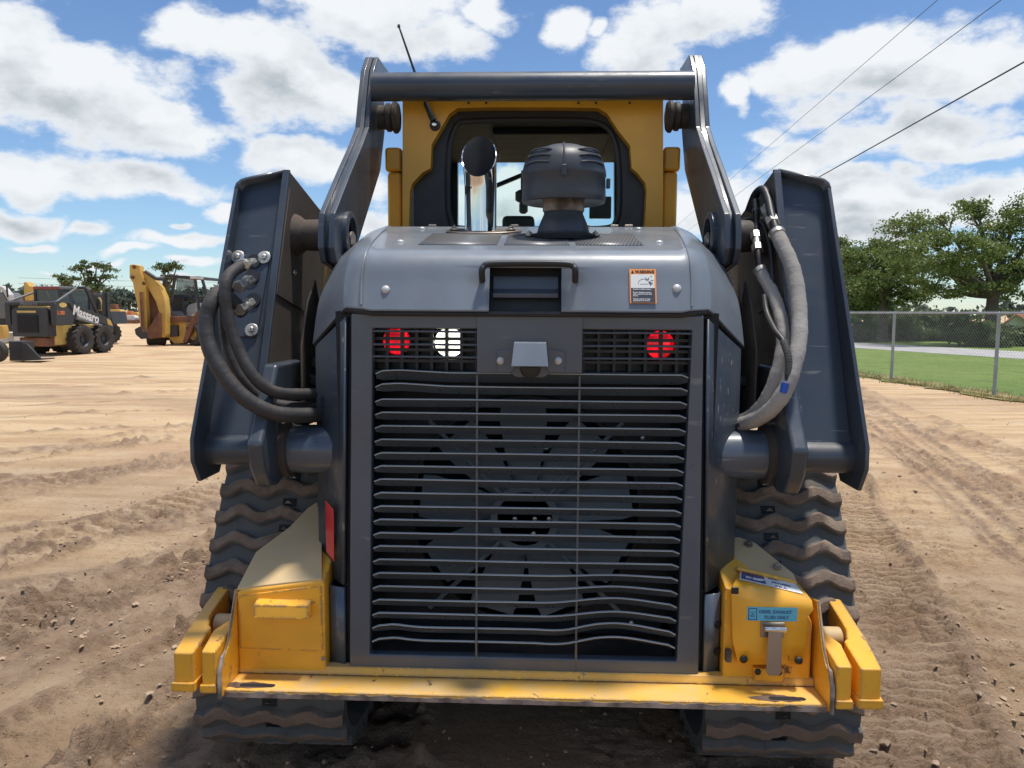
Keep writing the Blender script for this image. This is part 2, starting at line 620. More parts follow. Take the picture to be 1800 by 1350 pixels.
def soil_height(x, y):
    near = sstep(16, 5, y) * sstep(9, 5, np.abs(x))
    h = (fbm(x * 0.5, y * 0.5, 3, 3) - 0.5) * 0.05
    h += (fbm(x * 2.6, y * 2.6, 11, 3) - 0.5) * 0.016
    damp_shade = sstep(8.5, 3.6, y + (fbm(x * 0.7, y * 0.7, 5, 3) - 0.5) * 4.5 + np.where(x > 0, 1.0, 0.2)) * 0.62
    damp_shade = np.maximum(damp_shade, 0.62 * sstep(1.9, 1.15, np.abs(x) - 0.12 * (y - 2.3)) * sstep(9, 5, y))
    damp_shade += 0.35 * sstep(0.55, 0.75, fbm(x * 0.25 + 5, y * 0.9, 21, 3))
    rough = sstep(0.40, 0.62, fbm(x * 1.1, y * 1.1, 31, 3))

    def track(t0, w, hd, pitch, depth, lug, berm, s0=-50, s1=60, seed=0, chev=0.3, drk=0.3):
        nonlocal h, damp_shade
        th = RAD(hd)
        t = x * math.cos(th) - y * math.sin(th) - t0
        s = x * math.sin(th) + y * math.cos(th)
        t = t + (vnoise(s * 0.5, s * 0 + seed, seed) - 0.5) * 0.10
        u = np.abs(t) / (w / 2)
        wn = sstep(s0, s0 + 0.6, s) * sstep(s1, s1 - 0.6, s)
        ins = sstep(1.08, 0.92, u) * wn
        keep = sstep(0.30, 0.60, fbm(x * 0.9 + seed, y * 0.9, 40 + seed, 3))
        zig = np.abs(((t / 0.11 + 0.5) % 1) - 0.5) * 2
        ph = (s + zig * chev * pitch + (fbm(x * 5, y * 5, 7 + seed, 2) - .5) * 0.05) / pitch
        tri = np.abs((ph % 1) - 0.5) * 2
        ridge = sstep(0.44, 0.58, tri)
        h += ins * (-depth + ridge * lug * (0.25 + 0.75 * keep))
        cl = fbm(x * 14, y * 14, 60 + seed, 3)
        bm_ = np.exp(-((u - 1.10) / (0.035 / w * 2)) ** 2) * wn
        h += bm_ * berm * (0.5 + 1.3 * sstep(0.45, 0.7, cl) * sstep(0.35, 0.6, fbm(s * 1.3, t * 2, 70 + seed, 2)))
        damp_shade = damp_shade + ins * drk * (0.2 + 0.3 * keep + 1.5 * (1 - ridge) * keep) + bm_ * (0.25 + 0.6 * sstep(0.45, 0.7, cl))  # shade in the grooves between lug prints painted in, along with damp soil

    track(0.52, 0.50, 17, 0.085, 0.030, 0.045, 0.045, seed=1, drk=.45)
    track(-1.25, 0.46, 3, 0.095, 0.030, 0.045, 0.045, s1=9, seed=17, drk=.3)
    track(-0.78, 0.44, 0, 0.10, 0.035, 0.045, 0.03, s1=2.6, seed=2, drk=.3)
    track(0.78, 0.44, 0, 0.10, 0.035, 0.035, 0.03, s1=2.6, seed=3, drk=.3)
    track(-0.18, 0.35, -9, 0.16, 0.030, 0.025, 0.045, seed=13, drk=.2, s1=3.5)
    track(-2.30, 0.46, 20, 0.085, 0.026, 0.040, 0.050, seed=4, drk=.35)
    track(-2.78, 0.06, 20, 0.5, 0.016, 0, 0.020, seed=15, drk=.3)
    track(-2.90, 0.05, 20, 0.5, 0.012, 0, 0.012, seed=16, drk=.2)
    track(-3.30, 0.44, 20, 0.12, 0.028, 0.046, 0.045, seed=5, drk=.15)
    track(-4.25, 0.46, 20, 0.15, 0.030, 0.050, 0.045, seed=6, drk=.1)
    track(-5.9, 0.46, 23, 0.085, 0.024, 0.034, 0.03, seed=7, drk=.3)
    track(-7.4, 0.46, 23, 0.15, 0.024, 0.03, 0.03, seed=8, drk=.1)
    track(1.55, 0.10, 15, 0.5, 0.012, 0.0, 0.010, seed=9, drk=.2)
    track(1.78, 0.08, 15, 0.5, 0.014, 0.0, 0.012, seed=9, drk=.2)
    track(2.02, 0.10, 15, 0.5, 0.012, 0.0, 0.010, seed=9, drk=.2)
    track(2.30, 0.40, 12, 0.10, 0.012, 0.008, 0.015, seed=10, drk=.1)
    track(3.3, 0.45, 10, 0.085, 0.025, 0.036, 0.02, seed=11, drk=.35)
    track(4.3, 0.5, -4, 0.085, 0.025, 0.036, 0.02, seed=12, drk=.4)
    track(5.6, 0.3, -6, 0.15, 0.02, 0.015, 0.02, seed=14, drk=.2)
    for k in range(11):
        track(-2.5 - 1.55 * k + random.uniform(-.4, .4), random.choice((.1, .3, .46)), 62 + random.uniform(-5, 5), 0.15, 0.02, 0.016, 0.03, seed=20 + k, drk=.3, s0=-60, s1=1 + 0.1 * k)
    # clods and crumbs
    c = fbm(x * 9, y * 9, 90, 4, 0.6)
    crumb = sstep(0.62, 0.74, fbm(x * 22, y * 22, 92, 3)) * sstep(0.45, 0.65, c)
    h += near * (crumb * 0.014 * (0.2 + rough) + (fbm(x * 28, y * 28, 95, 3) - 0.5) * 0.008 * (0.4 + rough))
    # creases and broken crust
    rd_ = 1 - np.abs(2 * fbm(x * 3.2, y * 5.5, 101, 4, 0.55) - 1)
    h -= near * sstep(0.93, 0.985, rd_) * 0.016 * sstep(0.35, 0.6, fbm(x * 1.3, y * 1.3, 105, 2))
    rd2 = 1 - np.abs(2 * fbm(x * 9, y * 14, 111, 3, 0.5) - 1)
    h -= near * sstep(0.90, 0.98, rd2) * 0.007 * (0.3 + rough)
    # churned heap at the lower left corner
    e = np.exp(-(((x + 1.35) / 0.28) ** 2 + ((y - 2.35) / 0.22) ** 2))
    h += e * (0.05 * sstep(0.45, 0.70, fbm(x * 13, y * 13, 97, 4, .5)) + 0.02 * sstep(0.4, 0.6, fbm(x * 5, y * 5, 98, 2)))
    # cracked chunk ridges beside the machine
    e = np.exp(-((x - 1.75 - 0.33 * (y - 2.6)) / 0.22) ** 2) * sstep(9, 4, y)
    h += e * 0.032 * sstep(0.48, 0.62, fbm(x * 5 + 3, y * 16, 99, 4, .55))
    fade = 1 - 0.92 * sstep(-0.3, 0.6, (x - F0.x) * FN.x + (y - F0.y) * FN.y)
    far = 1 - 0.6 * sstep(20, 60, y)
    return h * fade * far - 0.012, np.clip(damp_shade, 0, 1)


def build_ground():
    def axis(a, b, step, ga, gb, lim):
        mid = list(np.arange(a, b, step))
        lo, s, v = [], step, a
        while v > -lim:
            s *= ga
            v -= s
            lo.append(v)
        hi, s, v = [], step, mid[-1]
        while v < lim:
            s *= gb
            v += s
            hi.append(v)
        return np.array(lo[::-1] + mid + hi)
    xs = axis(-4.2, 4.2, 0.0155, 1.04, 1.04, 3500)
    ys = axis(1.9, 5.6, 0.0115, 1.12, 1.0155, 3500)
    X, Y = np.meshgrid(xs, ys)
    Z, D = soil_height(X, Y)
    nx, ny = len(xs), len(ys)
    co = np.stack([X, Y, Z], -1).reshape(-1, 3)
    i = np.arange(nx * ny).reshape(ny, nx)
    q = np.stack([i[:-1, :-1], i[:-1, 1:], i[1:, 1:], i[1:, :-1]], -1).reshape(-1, 4)
    me = bpy.data.meshes.new('ground')
    me.vertices.add(len(co))
    me.vertices.foreach_set('co', co.ravel())
    me.loops.add(q.size)
    me.loops.foreach_set('vertex_index', q.ravel())
    me.polygons.add(len(q))
    me.polygons.foreach_set('loop_start', np.arange(0, q.size, 4))
    me.polygons.foreach_set('loop_total', np.full(len(q), 4))
    me.polygons.foreach_set('use_smooth', np.ones(len(q), bool))
    me.update()
    a = me.attributes.new('damp_shade', 'FLOAT', 'POINT')
    a.data.foreach_set('value', D.ravel())
    me.materials.append(ground_material())
    o = bpy.data.objects.new('ground', me)
    COL.objects.link(o)
    tag(o, kind='structure')


build_ground()


def dirt_clods(n=5500):
    rs = np.random.RandomState(4)
    base = np.array([(1, 0, 0), (-1, 0, 0), (0, 1, 0), (0, -1, 0), (0, 0, 1), (0, 0, -.6), (.6, .6, .5), (-.6, .6, .5), (.6, -.6, .5), (-.6, -.6, .5)], float)
    tri = [(4, 6, 8), (4, 7, 6), (4, 9, 7), (4, 8, 9), (0, 8, 6), (1, 7, 9), (2, 6, 7), (3, 9, 8), (0, 6, 2), (2, 7, 1), (1, 9, 3), (3, 8, 0), (0, 2, 5), (2, 1, 5), (1, 3, 5), (3, 0, 5)]
    th = RAD(18)
    V, F = [], []
    k = 0
    while k < n:
        y = 2.1 + rs.exponential(2.6)
        if y > 13:
            continue
        if rs.rand() < .62:      # along the ridges thrown up beside the tracks
            t0 = rs.choice([.24, .80, 1.48, 2.1, 2.55, -2.07, -2.54, -2.80, -3.08, -3.53, -4.02, -4.5, 3.1, 3.55])
            s = y
            t = t0 + rs.normal() * .07
            x, y2 = t * math.cos(th) + s * math.sin(th), -t * math.sin(th) + s * math.cos(th)
        else:
            x, y2 = rs.uniform(-1, 1) * (1.8 + y * .75), y
        if y2 < 2.0:
            continue
        r = .0030 + rs.exponential(.0032)
        r = min(r, .014)
        V.append((x, y2, r))
        k += 1
    P = np.array(V)
    Z, _ = soil_height(P[:, 0], P[:, 1])
    vs = np.zeros((n, 10, 3))
    for i in range(10):
        j = rs.uniform(.6, 1.35, (n, 3))
        vs[:, i, :] = base[i] * j * P[:, 2:3]
    sq = rs.uniform(.6, 1.4, (n, 1, 3)) * np.array([1, 1, .75])
    vs *= sq
    vs[:, :, 0] += P[:, 0:1]
    vs[:, :, 1] += P[:, 1:2]
    vs[:, :, 2] += (Z + P[:, 2] * .30)[:, None]
    g = Geo()
    g.v = [tuple(p) for p in vs.reshape(-1, 3)]
    g.f = [tuple(q + 10 * i for q in f) for i in range(n) for f in tri]
    g.m = [0] * len(g.f)
    m = paint('clod_soil', (0.38, 0.275, 0.195), 0.95, dust=0.4, dustcol=(0.50, 0.38, 0.26), bump=.6, spec=.1, var=.35)
    tag(mk('dirt_clods', g, m, None, smooth=0), kind='stuff')


dirt_clods()


def grass_mat(name, c1, c2, c3):
    m, t, b = newmat(name)
    tc = t.new('ShaderNodeTexCoord').outputs['Object']
    a = t.mix(t.ramp(t.noise(tc, 0.25, 6, 0.65), 0.35, 0.65), c4(c1), c4(c2))
    a = t.mix(t.ramp(t.noise(tc, 5.0, 6, 0.7), 0.50, 0.70), a, c4(c3))
    a = t.mix(t.ramp(t.noise(tc, 1.3, 6, 0.7), 0.52, 0.62, 0, .55), a, c4([q * .62 for q in c1]))
    t.set(b.inputs['Base Color'], a)
    b.inputs['Roughness'].default_value = 0.85
    b.inputs['Specular IOR Level'].default_value = 0.2
    t.link(t.bump(t.noise(tc, 14, 8, 0.75), 0.8, 0.05), b.inputs['Normal'])
    return m


def strip(name, a, b, mat, z, n=120):
    """sheet between two polylines"""
    g = Geo()
    k = len(a)
    g.add([(p[0], p[1], z) for p in a] + [(p[0], p[1], z) for p in b], [(i, i + 1, k + i + 1, k + i) for i in range(k - 1)])
    return mk(name, g, mat, None, smooth=0)


lawn_m = grass_mat('lawn_green', (0.135, 0.215, 0.036), (0.19, 0.26, 0.055), (0.27, 0.27, 0.09))
L0 = [F0 + FDIR * s + FN * (0.02 + 0.25 * math.sin(s * 1.7) * 0.5 + random.uniform(0, 0.12)) for s in np.arange(-40, 70, 0.5)]
L1 = [p + FN * 400 for p in L0]
lawn = tag(strip('lawn', L0, L1, lawn_m, 0.008), kind='structure')
L2 = [L0[-1] + Vector((-600, 25, 0)), L0[-1] + Vector((-1, 25, 0)), L0[-1] + Vector((400, 25, 0))]
# road
rm, t, b = newmat('pale_road')
tc = t.new('ShaderNodeTexCoord').outputs['Object']
t.set(b.inputs['Base Color'], t.mix(t.ramp(t.noise(tc, 1.2, 7, 0.7), 0.35, 0.7), (0.36, 0.34, 0.33, 1), (0.47, 0.45, 0.43, 1)))
b.inputs['Roughness'].default_value = 0.9
RA, RB = Vector((13.03, 32.5, 0)), Vector((15.43, 25.1, 0))
rd = (RA - RB).normalized()
rn = Vector((rd.y, -rd.x, 0))
road = tag(strip('road', [RB + rd * s for s in (-60, -20, 0, 20, 60, 140)], [RB + rd * s + rn * 4.6 for s in (-60, -20, 0, 20, 60, 140)], rm, 0.016), kind='structure')


def grass_blades(name, centers, n, hgt, mat, label=None):
    g = Geo()
    for (p, rad, k) in centers:
        for _ in range(k):
            a = random.uniform(0, 6.28)
            r = rad * math.sqrt(random.random())
            x, y = p[0] + r * math.cos(a), p[1] + r * math.sin(a)
            hh = hgt * random.uniform(0.3, 1.0)
            w = 0.006
            b_ = random.uniform(0, 3.14)
            dx, dy = math.cos(b_) * w, math.sin(b_) * w
            lx, ly = random.uniform(-.5, .5) * hh, random.uniform(-.5, .5) * hh
            g.add([(x - dx, y - dy, 0), (x + dx, y + dy, 0), (x + lx, y + ly, hh)], [(0, 1, 2)], random.choice((0, 0, 1)))
    return mk(name, g, mat, None, smooth=0)


straw = paint('dry_grass', (0.36, 0.27, 0.10), 0.9, dust=0)
vm = grass_mat('verge_straw', (0.36, 0.27, 0.11), (0.22, 0.23, 0.07), (0.45, 0.33, 0.17))
V0 = [F0 + FDIR * s + FN * (-0.35 + random.uniform(-0.16, 0.16)) for s in np.arange(-40, 70, 0.35)]
V1 = [F0 + FDIR * s + FN * (0.45 + random.uniform(-0.25, 0.25)) for s in np.arange(-40, 70, 0.35)]
verge = tag(strip('grass_verge', V0, V1, vm, 0.010), kind='structure')
fresh = paint('fresh_grass', (0.14, 0.20, 0.05), 0.8, dust=0)
cs = []
for s in np.arange(-6, 30, 0.12):
    p = F0 + FDIR * s + FN * random.uniform(-0.55, 0.35)
    cs.append((p, 0.25, 26))
tag(grass_blades('grass', cs, 0, 0.11, [straw, fresh]), kind='stuff')

# ================================================================ TRACK LOADER
M = {}
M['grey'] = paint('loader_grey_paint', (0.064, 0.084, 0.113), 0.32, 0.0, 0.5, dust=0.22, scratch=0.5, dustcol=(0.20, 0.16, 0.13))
M['panel'] = paint('side_panel_dark_reflection', (0.036, 0.051, 0.073), 0.34, 0.0, 0.25, dust=0.3, scratch=0.6, dustcol=(0.16, 0.125, 0.10))  # darker copy of the loader grey, painting in the side panels' dark reflections
M['lip'] = paint('slat_lip_sky_glint', (0.36, 0.41, 0.45), 0.30, 0.0, 0.6, dust=0.15)  # sky reflection along the slat lips, painted as a lighter grey
M['slat'] = paint('slat_grey_paint', (0.062, 0.078, 0.096), 0.30, 0.0, 0.6, dust=0.2, scratch=0.3)
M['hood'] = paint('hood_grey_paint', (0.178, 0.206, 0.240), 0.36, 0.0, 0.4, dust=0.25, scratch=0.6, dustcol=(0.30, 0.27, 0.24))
M['arm'] = paint('arm_grey_paint', (0.037, 0.051, 0.070), 0.38, 0.0, 0.3, dust=0.35, scratch=0.4, dustcol=(0.17, 0.125, 0.095))
M['dusty'] = paint('dusty_inner_paint', (0.075, 0.062, 0.052), 0.6, dust=0.8, dustcol=(0.20, 0.145, 0.105))
M['dirty'] = paint('mud_stained_steel', (0.05, 0.042, 0.036), 0.65, dust=0.9, dustcol=(0.15, 0.10, 0.07), bump=0.4)
M['yellow'] = paint('loader_yellow_paint', (0.84, 0.415, 0.028), 0.36, 0.0, 0.3, dust=0.30, dustcol=(0.55, 0.40, 0.24), chips=1.0)
M['ledge'] = paint('dusty_yellow_ledge', (0.80, 0.43, 0.05), 0.45, 0.0, 0.1, dust=0.85, dustcol=(0.55, 0.40, 0.22), chips=1.25)
M['cabyel'] = paint('cab_yellow_paint', (0.80, 0.39, 0.022), 0.4, 0.0, 0.2, dust=0.25, dustcol=(0.5, 0.36, 0.2))
M['cream'] = paint('faded_cream_plate', (0.56, 0.40, 0.20), 0.6, dust=0.6, dustcol=(0.55, 0.44, 0.30))
M['black'] = paint('black_plastic', (0.012, 0.014, 0.017), 0.45, dust=0.15)
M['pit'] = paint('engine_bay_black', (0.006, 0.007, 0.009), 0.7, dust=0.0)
M['rubber'] = paint('track_rubber', (0.082, 0.090, 0.092), 0.8, dust=0.9, dustcol=(0.19, 0.155, 0.125), bump=0.5)
M['crust'] = paint('dirt_crust', (0.170, 0.130, 0.103), 0.95, dust=1.0, dustcol=(0.36, 0.27, 0.20), bump=1.0, scale=2.0, spec=0.1)
M['hose'] = paint('black_hose_sleeve', (0.028, 0.028, 0.030), 0.55, dust=0.5, dustcol=(0.13, 0.095, 0.075), bump=0.5)
M['sleeve'] = paint('grey_fabric_sleeve', (0.30, 0.285, 0.27), 0.85, dust=0.6, dustcol=(0.36, 0.30, 0.23), bump=0.7, var=.2)
M['zinc'] = paint('zinc_plated_steel', (0.55, 0.53, 0.48), 0.35, 0.75, dust=0.2)
M['bolt'] = paint('pale_bolt_heads', (0.55, 0.55, 0.54), 0.4, 0.2, dust=0.2)
M['chrome'] = paint('polished_exhaust_steel', (0.75, 0.73, 0.70), 0.07, 1.0, dust=0.12, dustcol=(0.35, 0.22, 0.13))
M['cleaner'] = paint('grey_moulded_plastic', (0.040, 0.047, 0.058), 0.42, dust=0.25, dustcol=(0.2, 0.17, 0.14))
M['steel'] = paint('brushed_latch_steel', (0.36, 0.31, 0.265), 0.34, 0.85, dust=0.3)
M['fan'] = paint('pale_fan_plastic', (0.15, 0.17, 0.17), 0.55, dust=0.35)
M['worn'] = paint('worn_bare_steel', (0.26, 0.21, 0.18), 0.6, 0.2, dust=0.6, scale=4, var=.75, dustcol=(.5, .42, .34))
M['rustslot'] = paint('rusty_slot', (0.085, 0.045, 0.035), 0.7, dust=0.3, scale=4, var=.5)
M['red_refl'] = paint('red_reflector', (0.62, 0.015, 0.022), 0.15, 0, 0.8, dust=0.1)
M['blue_tape'] = paint('blue_tape', (0.01, 0.08, 0.45), 0.4, dust=0.1)
M['d_orange'] = paint('decal_orange', (0.85, 0.33, 0.10), 0.4, dust=0.15)
M['d_white'] = paint('decal_white', (0.72, 0.74, 0.72), 0.4, dust=0.2)
M['d_dark'] = paint('decal_dark', (0.055, 0.06, 0.075), 0.4, dust=0.1)
M['d_cyan'] = paint('decal_cyan', (0.12, 0.50, 0.66), 0.4, dust=0.2)
M['d_navy'] = paint('decal_navy', (0.03, 0.05, 0.20), 0.4, dust=0.25)
M['d_black'] = paint('decal_black', (0.02, 0.02, 0.02), 0.4, dust=0.1)
M['skin_brown'] = paint('radiator_brown', (0.05, 0.04, 0.035), 0.7, dust=0.6)

gm, t, b = newmat('cab_glass')
b.inputs['Transmission Weight'].default_value = 1.0
b.inputs['Base Color'].default_value = (0.80, 0.93, 0.90, 1)
b.inputs['Roughness'].default_value = 0.0
b.inputs['IOR'].default_value = 1.03
M['glass'] = gm

sg_, t, b = newmat('tinted_side_glass')
b.inputs['Base Color'].default_value = (0.10, 0.13, 0.16, 1)
b.inputs['Roughness'].default_value = 0.1
b.inputs['Alpha'].default_value = 0.45
M['sglass'] = sg_

L = empty('track_loader', (0, 2.9, 0))
tag(L, 'dark grey and yellow compact track loader seen from behind, its reversing light lit', 'track loader')


def bolt(parent, p, nrm, r=0.011, name='bolt', mat=None, washer=0.0, h=0.5):
    g = Geo()
    nrm = Vector(nrm).normalized()
    if washer:
        g.lathe([(washer, 0), (washer, 0.003), (washer * .92, 0.004), (r, 0.004)], p, nrm, 20, caps=False)
        p = Vector(p) + nrm * 0.004
        g.lathe([(r, 0), (r, r * 0.7), (r * .8, r * .85), (r * .35, r * .9), (r * .35, r * 1.3), (0, r * 1.3)], p, nrm, 6, caps=False)
    else:
        g.lathe([(r, 0), (r * .97, r * .2 * h / .5), (r * .8, r * .42 * h / .5), (r * .45, r * .6 * h / .5), (0, r * .66 * h / .5)], p, nrm, 18, caps=False)
    return mk(name, g, mat or M['bolt'], parent, smooth=40)


def zc(px, py, Y):
    return at(px, py, Y).z


def both(fn):
    for sx in (-1, 1):
        fn(sx)


def mir(g, sx):
    return g if sx > 0 else g.mirror()


# ---- chassis and engine bay (dark core)
g = Geo()
g.b2(-0.50, 0.50, 2.80, 4.1, 0.30, 0.80)
g.b2(-0.50, 0.50, 2.16, 2.80, 0.30, 0.378)
mk('chassis', g, M['dirty'], L, bevel=0.01)
g = Geo()
g.b2(-0.455, 0.455, 2.46, 2.78, 0.42, 1.385)
mk('radiator', g, M['pit'], L)
g = Geo()
g.slab([(-.44, 2.215, .45), (-.602, 2.215, .45), (-.602, 2.215, 1.29), (-.50, 2.215, 1.388), (-.44, 2.215, 1.388)], (0, .7, 0))
g.slab([(-.44, 2.090, .395), (-.508, 2.090, .395), (-.520, 2.090, 1.40), (-.44, 2.090, 1.41)], (0, .13, 0))
g2 = g.mirror()
mk('bay_wall', g, M['pit'], L)
mk('bay_wall', g2, M['pit'], L)

# ---- fan behind the grille
fc = Vector((0.0, 2.27, 0.80))
fan = Geo()
fan.lathe([(0.0, -0.03), (0.07, -0.03), (0.085, 0.0), (0.085, 0.05), (0, 0.05)], fc, (0, 1, 0), 28, caps=False)
fan_o = mk('fan', fan, M['black'], L)
for k in range(9):
    an = 2 * math.pi * k / 9 + 0.2
    g = Geo()
    vs = []
    for (r, w) in ((0.075, 0.05), (0.18, 0.075), (0.29, 0.095), (0.325, 0.09)):
        for sgn in (-1, 1):
            a2 = an + sgn * w / max(r, 0.09) * 0.75
            vs.append(fc + Vector((math.cos(a2) * r, sgn * 0.010, math.sin(a2) * r)))
    g.add(vs, [(0, 1, 3, 2), (2, 3, 5, 4), (4, 5, 7, 6)])
    mk('blade', g, M['fan'], fan_o, solid=0.004, smooth=0)
g = Geo()
ro = [(0.455 * sx, 2.33, z) for sx, z in ()]
n = 40
outer, inner = [], []
for i in range(n):
    a_ = 2 * math.pi * i / n
    c_, s_ = math.cos(a_), math.sin(a_)
    k = 1 / max(abs(c_) / 0.455, abs(s_) / 0.40)
    outer.append((c_ * k, 2.33, 0.80 + s_ * k))
    inner.append((c_ * 0.35, 2.33, 0.80 + s_ * 0.35))
g.ring_plate(outer, inner, (0, 0.02, 0))
mk('fan_shroud', g, M['black'], L)
g = Geo()
g.lathe([(0.352, 0.0), (0.352, -0.045), (0.343, -0.045), (0.343, 0.0)], (0, 2.33, 0.80), (0, 1, 0), 48, caps=False)
mk('fan_ring', g, M['black'], L)
g = Geo()
for a_ in (45, 135, 225, 315):
    v = Vector((math.cos(RAD(a_)), 0, math.sin(RAD(a_))))
    g.tube([fc + v * 0.09 + Vector((0, -.07, 0)), fc + v * 0.40 + Vector((0, -.05, 0))], 0.007, 8)
g.lathe([(0.10, -0.075), (0.10, -0.06), (0.08, -0.06), (0.08, -0.075)], fc, (0, 1, 0), 30)
mk('fan_guard', g, M['fan'], L)
for (px, py) in ((960, 788), (1130, 770), (1110, 1095), (905, 912), (940, 912), (938, 938), (965, 912)):
    bolt(L, at(px, py, 2.18), (0, -1, 0), 0.007, name='mounting_bolt', mat=M['zinc'])

# ---- grille door
YF = 2.06
zb, zt = 0.386, 1.395
fx0, fx1 = -0.4825, 0.4825
ol = [(-0.470, YF, zt), (0.474, YF, zt), (0.488, YF, zb), (-0.488, YF, zb)]
il = [(at(655, 575, YF).x, YF, zc(655, 577, YF)), (at(1217, 575, YF).x, YF, zc(655, 577, YF)),
      (at(1190, 1157, YF).x, YF, zc(935, 1157, YF)), (at(650, 1150, YF).x, YF, zc(935, 1157, YF))]
gx0, gx1 = il[0][0], il[1][0]
g = Geo()
g.ring_plate(ol, il, (0, 0.035, 0))
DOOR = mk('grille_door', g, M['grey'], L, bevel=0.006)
# slats
ys_main = [656, 680] + [703.5 + 23.67 * i for i in range(19)]
slg = Geo()
NS = 46
for k, py in enumerate(ys_main):
    z0 = zc(933, py, YF + .005)
    big = 1.25 if k == 0 else 1.0
    last = k == len(ys_main) - 1
    xl, xr = il[0][0] + (il[3][0] - il[0][0]) * (k / 20), il[1][0] + (il[2][0] - il[1][0]) * (k / 20)
    xl += 0.006
    xr -= 0.006
    rnd = random.Random(k)
    ph = rnd.uniform(0, 6)
    amp = rnd.uniform(0.0001, 0.0006)
    rows = []
    for i in range(NS + 1):
        u = i / NS
        x = xl + (xr - xl) * u
        dz = amp * math.sin(u * 7 + ph)
        dy = 0.0
        w = max(0.0, 1 - abs(x - 0.255) / 0.20)
        w = w * w * (3 - 2 * w)
        s = max(0, min(1, (py - 985) / 75.0))
        dz += w * s * 0.020
        dy += -w * s * 0.006
        if py > 1085:
            dz += (0.006 * w - 0.005 * max(0, 1 - abs(x - 0.12) / .08))
            wl = max(0, 1 - abs(x + 0.36) / .10)
            dz += 0.008 * wl * wl
        if k < 2:
            wl = max(0, 1 - abs(x + 0.34) / .13)
            dz += 0.007 * wl
        e = min(u, 1 - u) * (xr - xl)
        endd = max(0, 1 - e / 0.014)
        dz -= endd * 0.007
        dep = (0.016 * big) * (1 - 0.6 * endd)
        drp = (0.0225 * big) * (1 - 0.5 * endd)
        if last:
            drp *= 0.6
        y, z = YF + 0.006 + dy, z0 + dz
        # lip, back edge, thickness
        rows.append([(x, y - 0.0035, z - 0.0024), (x, y - 0.0040, z - .0004), (x, y + 0.0012, z + 0.0010), (x, y + dep + .003, z - drp),
                     (x, y + dep, z - drp - 0.001), (x, y + 0.001, z - 0.004)])
    m = len(rows[0])
    vs = [p for r in rows for p in r]
    fs, ms_ = [], []
    for i in range(NS):
        for j in range(m):
            j2 = (j + 1) % m
            fs.append((i * m + j, (i + 1) * m + j, (i + 1) * m + j2, i * m + j2))
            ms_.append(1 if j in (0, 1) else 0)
    fs += [tuple(range(m)), tuple(reversed(range(NS * m, NS * m + m)))]
    ms_ += [0, 0]
    slg.add(vs, fs)
    slg.m[-len(fs):] = ms_
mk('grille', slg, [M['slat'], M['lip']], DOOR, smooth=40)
# thin upper bars in front of the lamps
ub = Geo()
for (x0, x1) in ((gx0, at(838, 600, YF).x), (at(1025, 600, YF).x, gx1)):
    for py in (584, 607, 629):
        z = zc(935, py, YF)
        ub = Geo()
        ub.tube([(x0 - 0.003, YF + 0.006, z + random.uniform(-.001, .001)), ((x0 + x1) / 2, YF + .004, z), (x1 + .003, YF + 0.006, z - random.uniform(0, .0015))], 0.0032, 8)
        mk('grille_bar', ub, M['slat'], DOOR)
for px in (838, 1019):
    g = Geo()
    xx = at(px, 690, YF).x
    zz0, zz1 = zc(935, 656, YF), zb + 0.02
    g.tube([(xx, YF + 0.012, zz0), (xx - 0.000, YF + 0.010, (zz0 + zz1) / 2), (xx, YF + 0.002, zz1)], 0.0033, 6)
    mk('grille_rod', g, M['slat'], DOOR)
# cover plate for the camera
x0, x1 = at(838, 600, 2.05).x, at(1024, 600, 2.05).x
g = Geo()
g.slab([(x0, 2.052, zc(935, 553, 2.05)), (x1, 2.052, zc(935, 553, 2.05)), (x1, 2.052, zc(935, 656, 2.05)), (at(968, 656, 2.05).x, 2.052, zc(935, 656, 2.05)),
        (at(955, 664, 2.05).x, 2.052, zc(935, 664, 2.05)), (at(908, 664, 2.05).x, 2.052, zc(935, 664, 2.05)), (at(896, 656, 2.05).x, 2.052, zc(935, 656, 2.05)), (x0, 2.052, zc(935, 656, 2.05))], (0, 0.012, 0))
CP = mk('camera_plate', g, M['grey'], DOOR, bevel=0.003)
g = Geo()
A = [at(873, 618, 2.045), at(893, 615, 2.045), at(973, 615, 2.045), at(993, 618, 2.045), at(993, 655, 2.045), at(966, 655, 2.045), at(958, 645, 2.045), at(906, 645, 2.045), at(898, 655, 2.045), at(873, 655, 2.045)]
g.slab(A, (0, 0.006, 0))
mk('camera_bracket', g, M['grey'], DOOR, bevel=0.002)
g = Geo()
w0, w1 = at(900, 600, 2.03).x, at(964, 600, 2.03).x
zt_, zb_ = zc(932, 600, 2.03), zc(932, 643, 2.01)
g.slab([(w0 + .008, 2.045, zt_), (w0, 2.045, zb_), (w0 + .002, 1.995, zb_), (w0 + 0.010, 2.006, zt_ - 0.004)], (0, 0, 0)) if False else None
g.add([(w0 + .006, 2.045, zt_), (w1 - .006, 2.045, zt_), (w1, 2.045, zb_), (w0, 2.045, zb_),
       (w0 + .006, 2.012, zt_ - .003), (w1 - .006, 2.012, zt_ - .003), (w1, 1.99, zb_), (w0, 1.99, zb_)],
      [(4, 5, 1, 0), (7, 6, 5, 4), (0, 3, 7, 4), (5, 6, 2, 1)])
mk('camera_hood', g, M['hood'], DOOR, bevel=0.006, solid=0.003)
g = Geo()
cc = at(932, 648, 2.03)
g.lathe([(0.027, 0.02), (0.027, 0.0), (0.021, -0.008), (0.012, -0.012), (0, -0.013)], cc, (0, 1, 0), 24, caps=False)
mk('camera_lens', g, M['black'], DOOR)
for px in (880, 981):
    bolt(DOOR, at(px, 634, 2.0445), (0, -1, 0), 0.0105)
for (px, py) in ((697, 598), (790, 602), (1161, 606)):
    pass
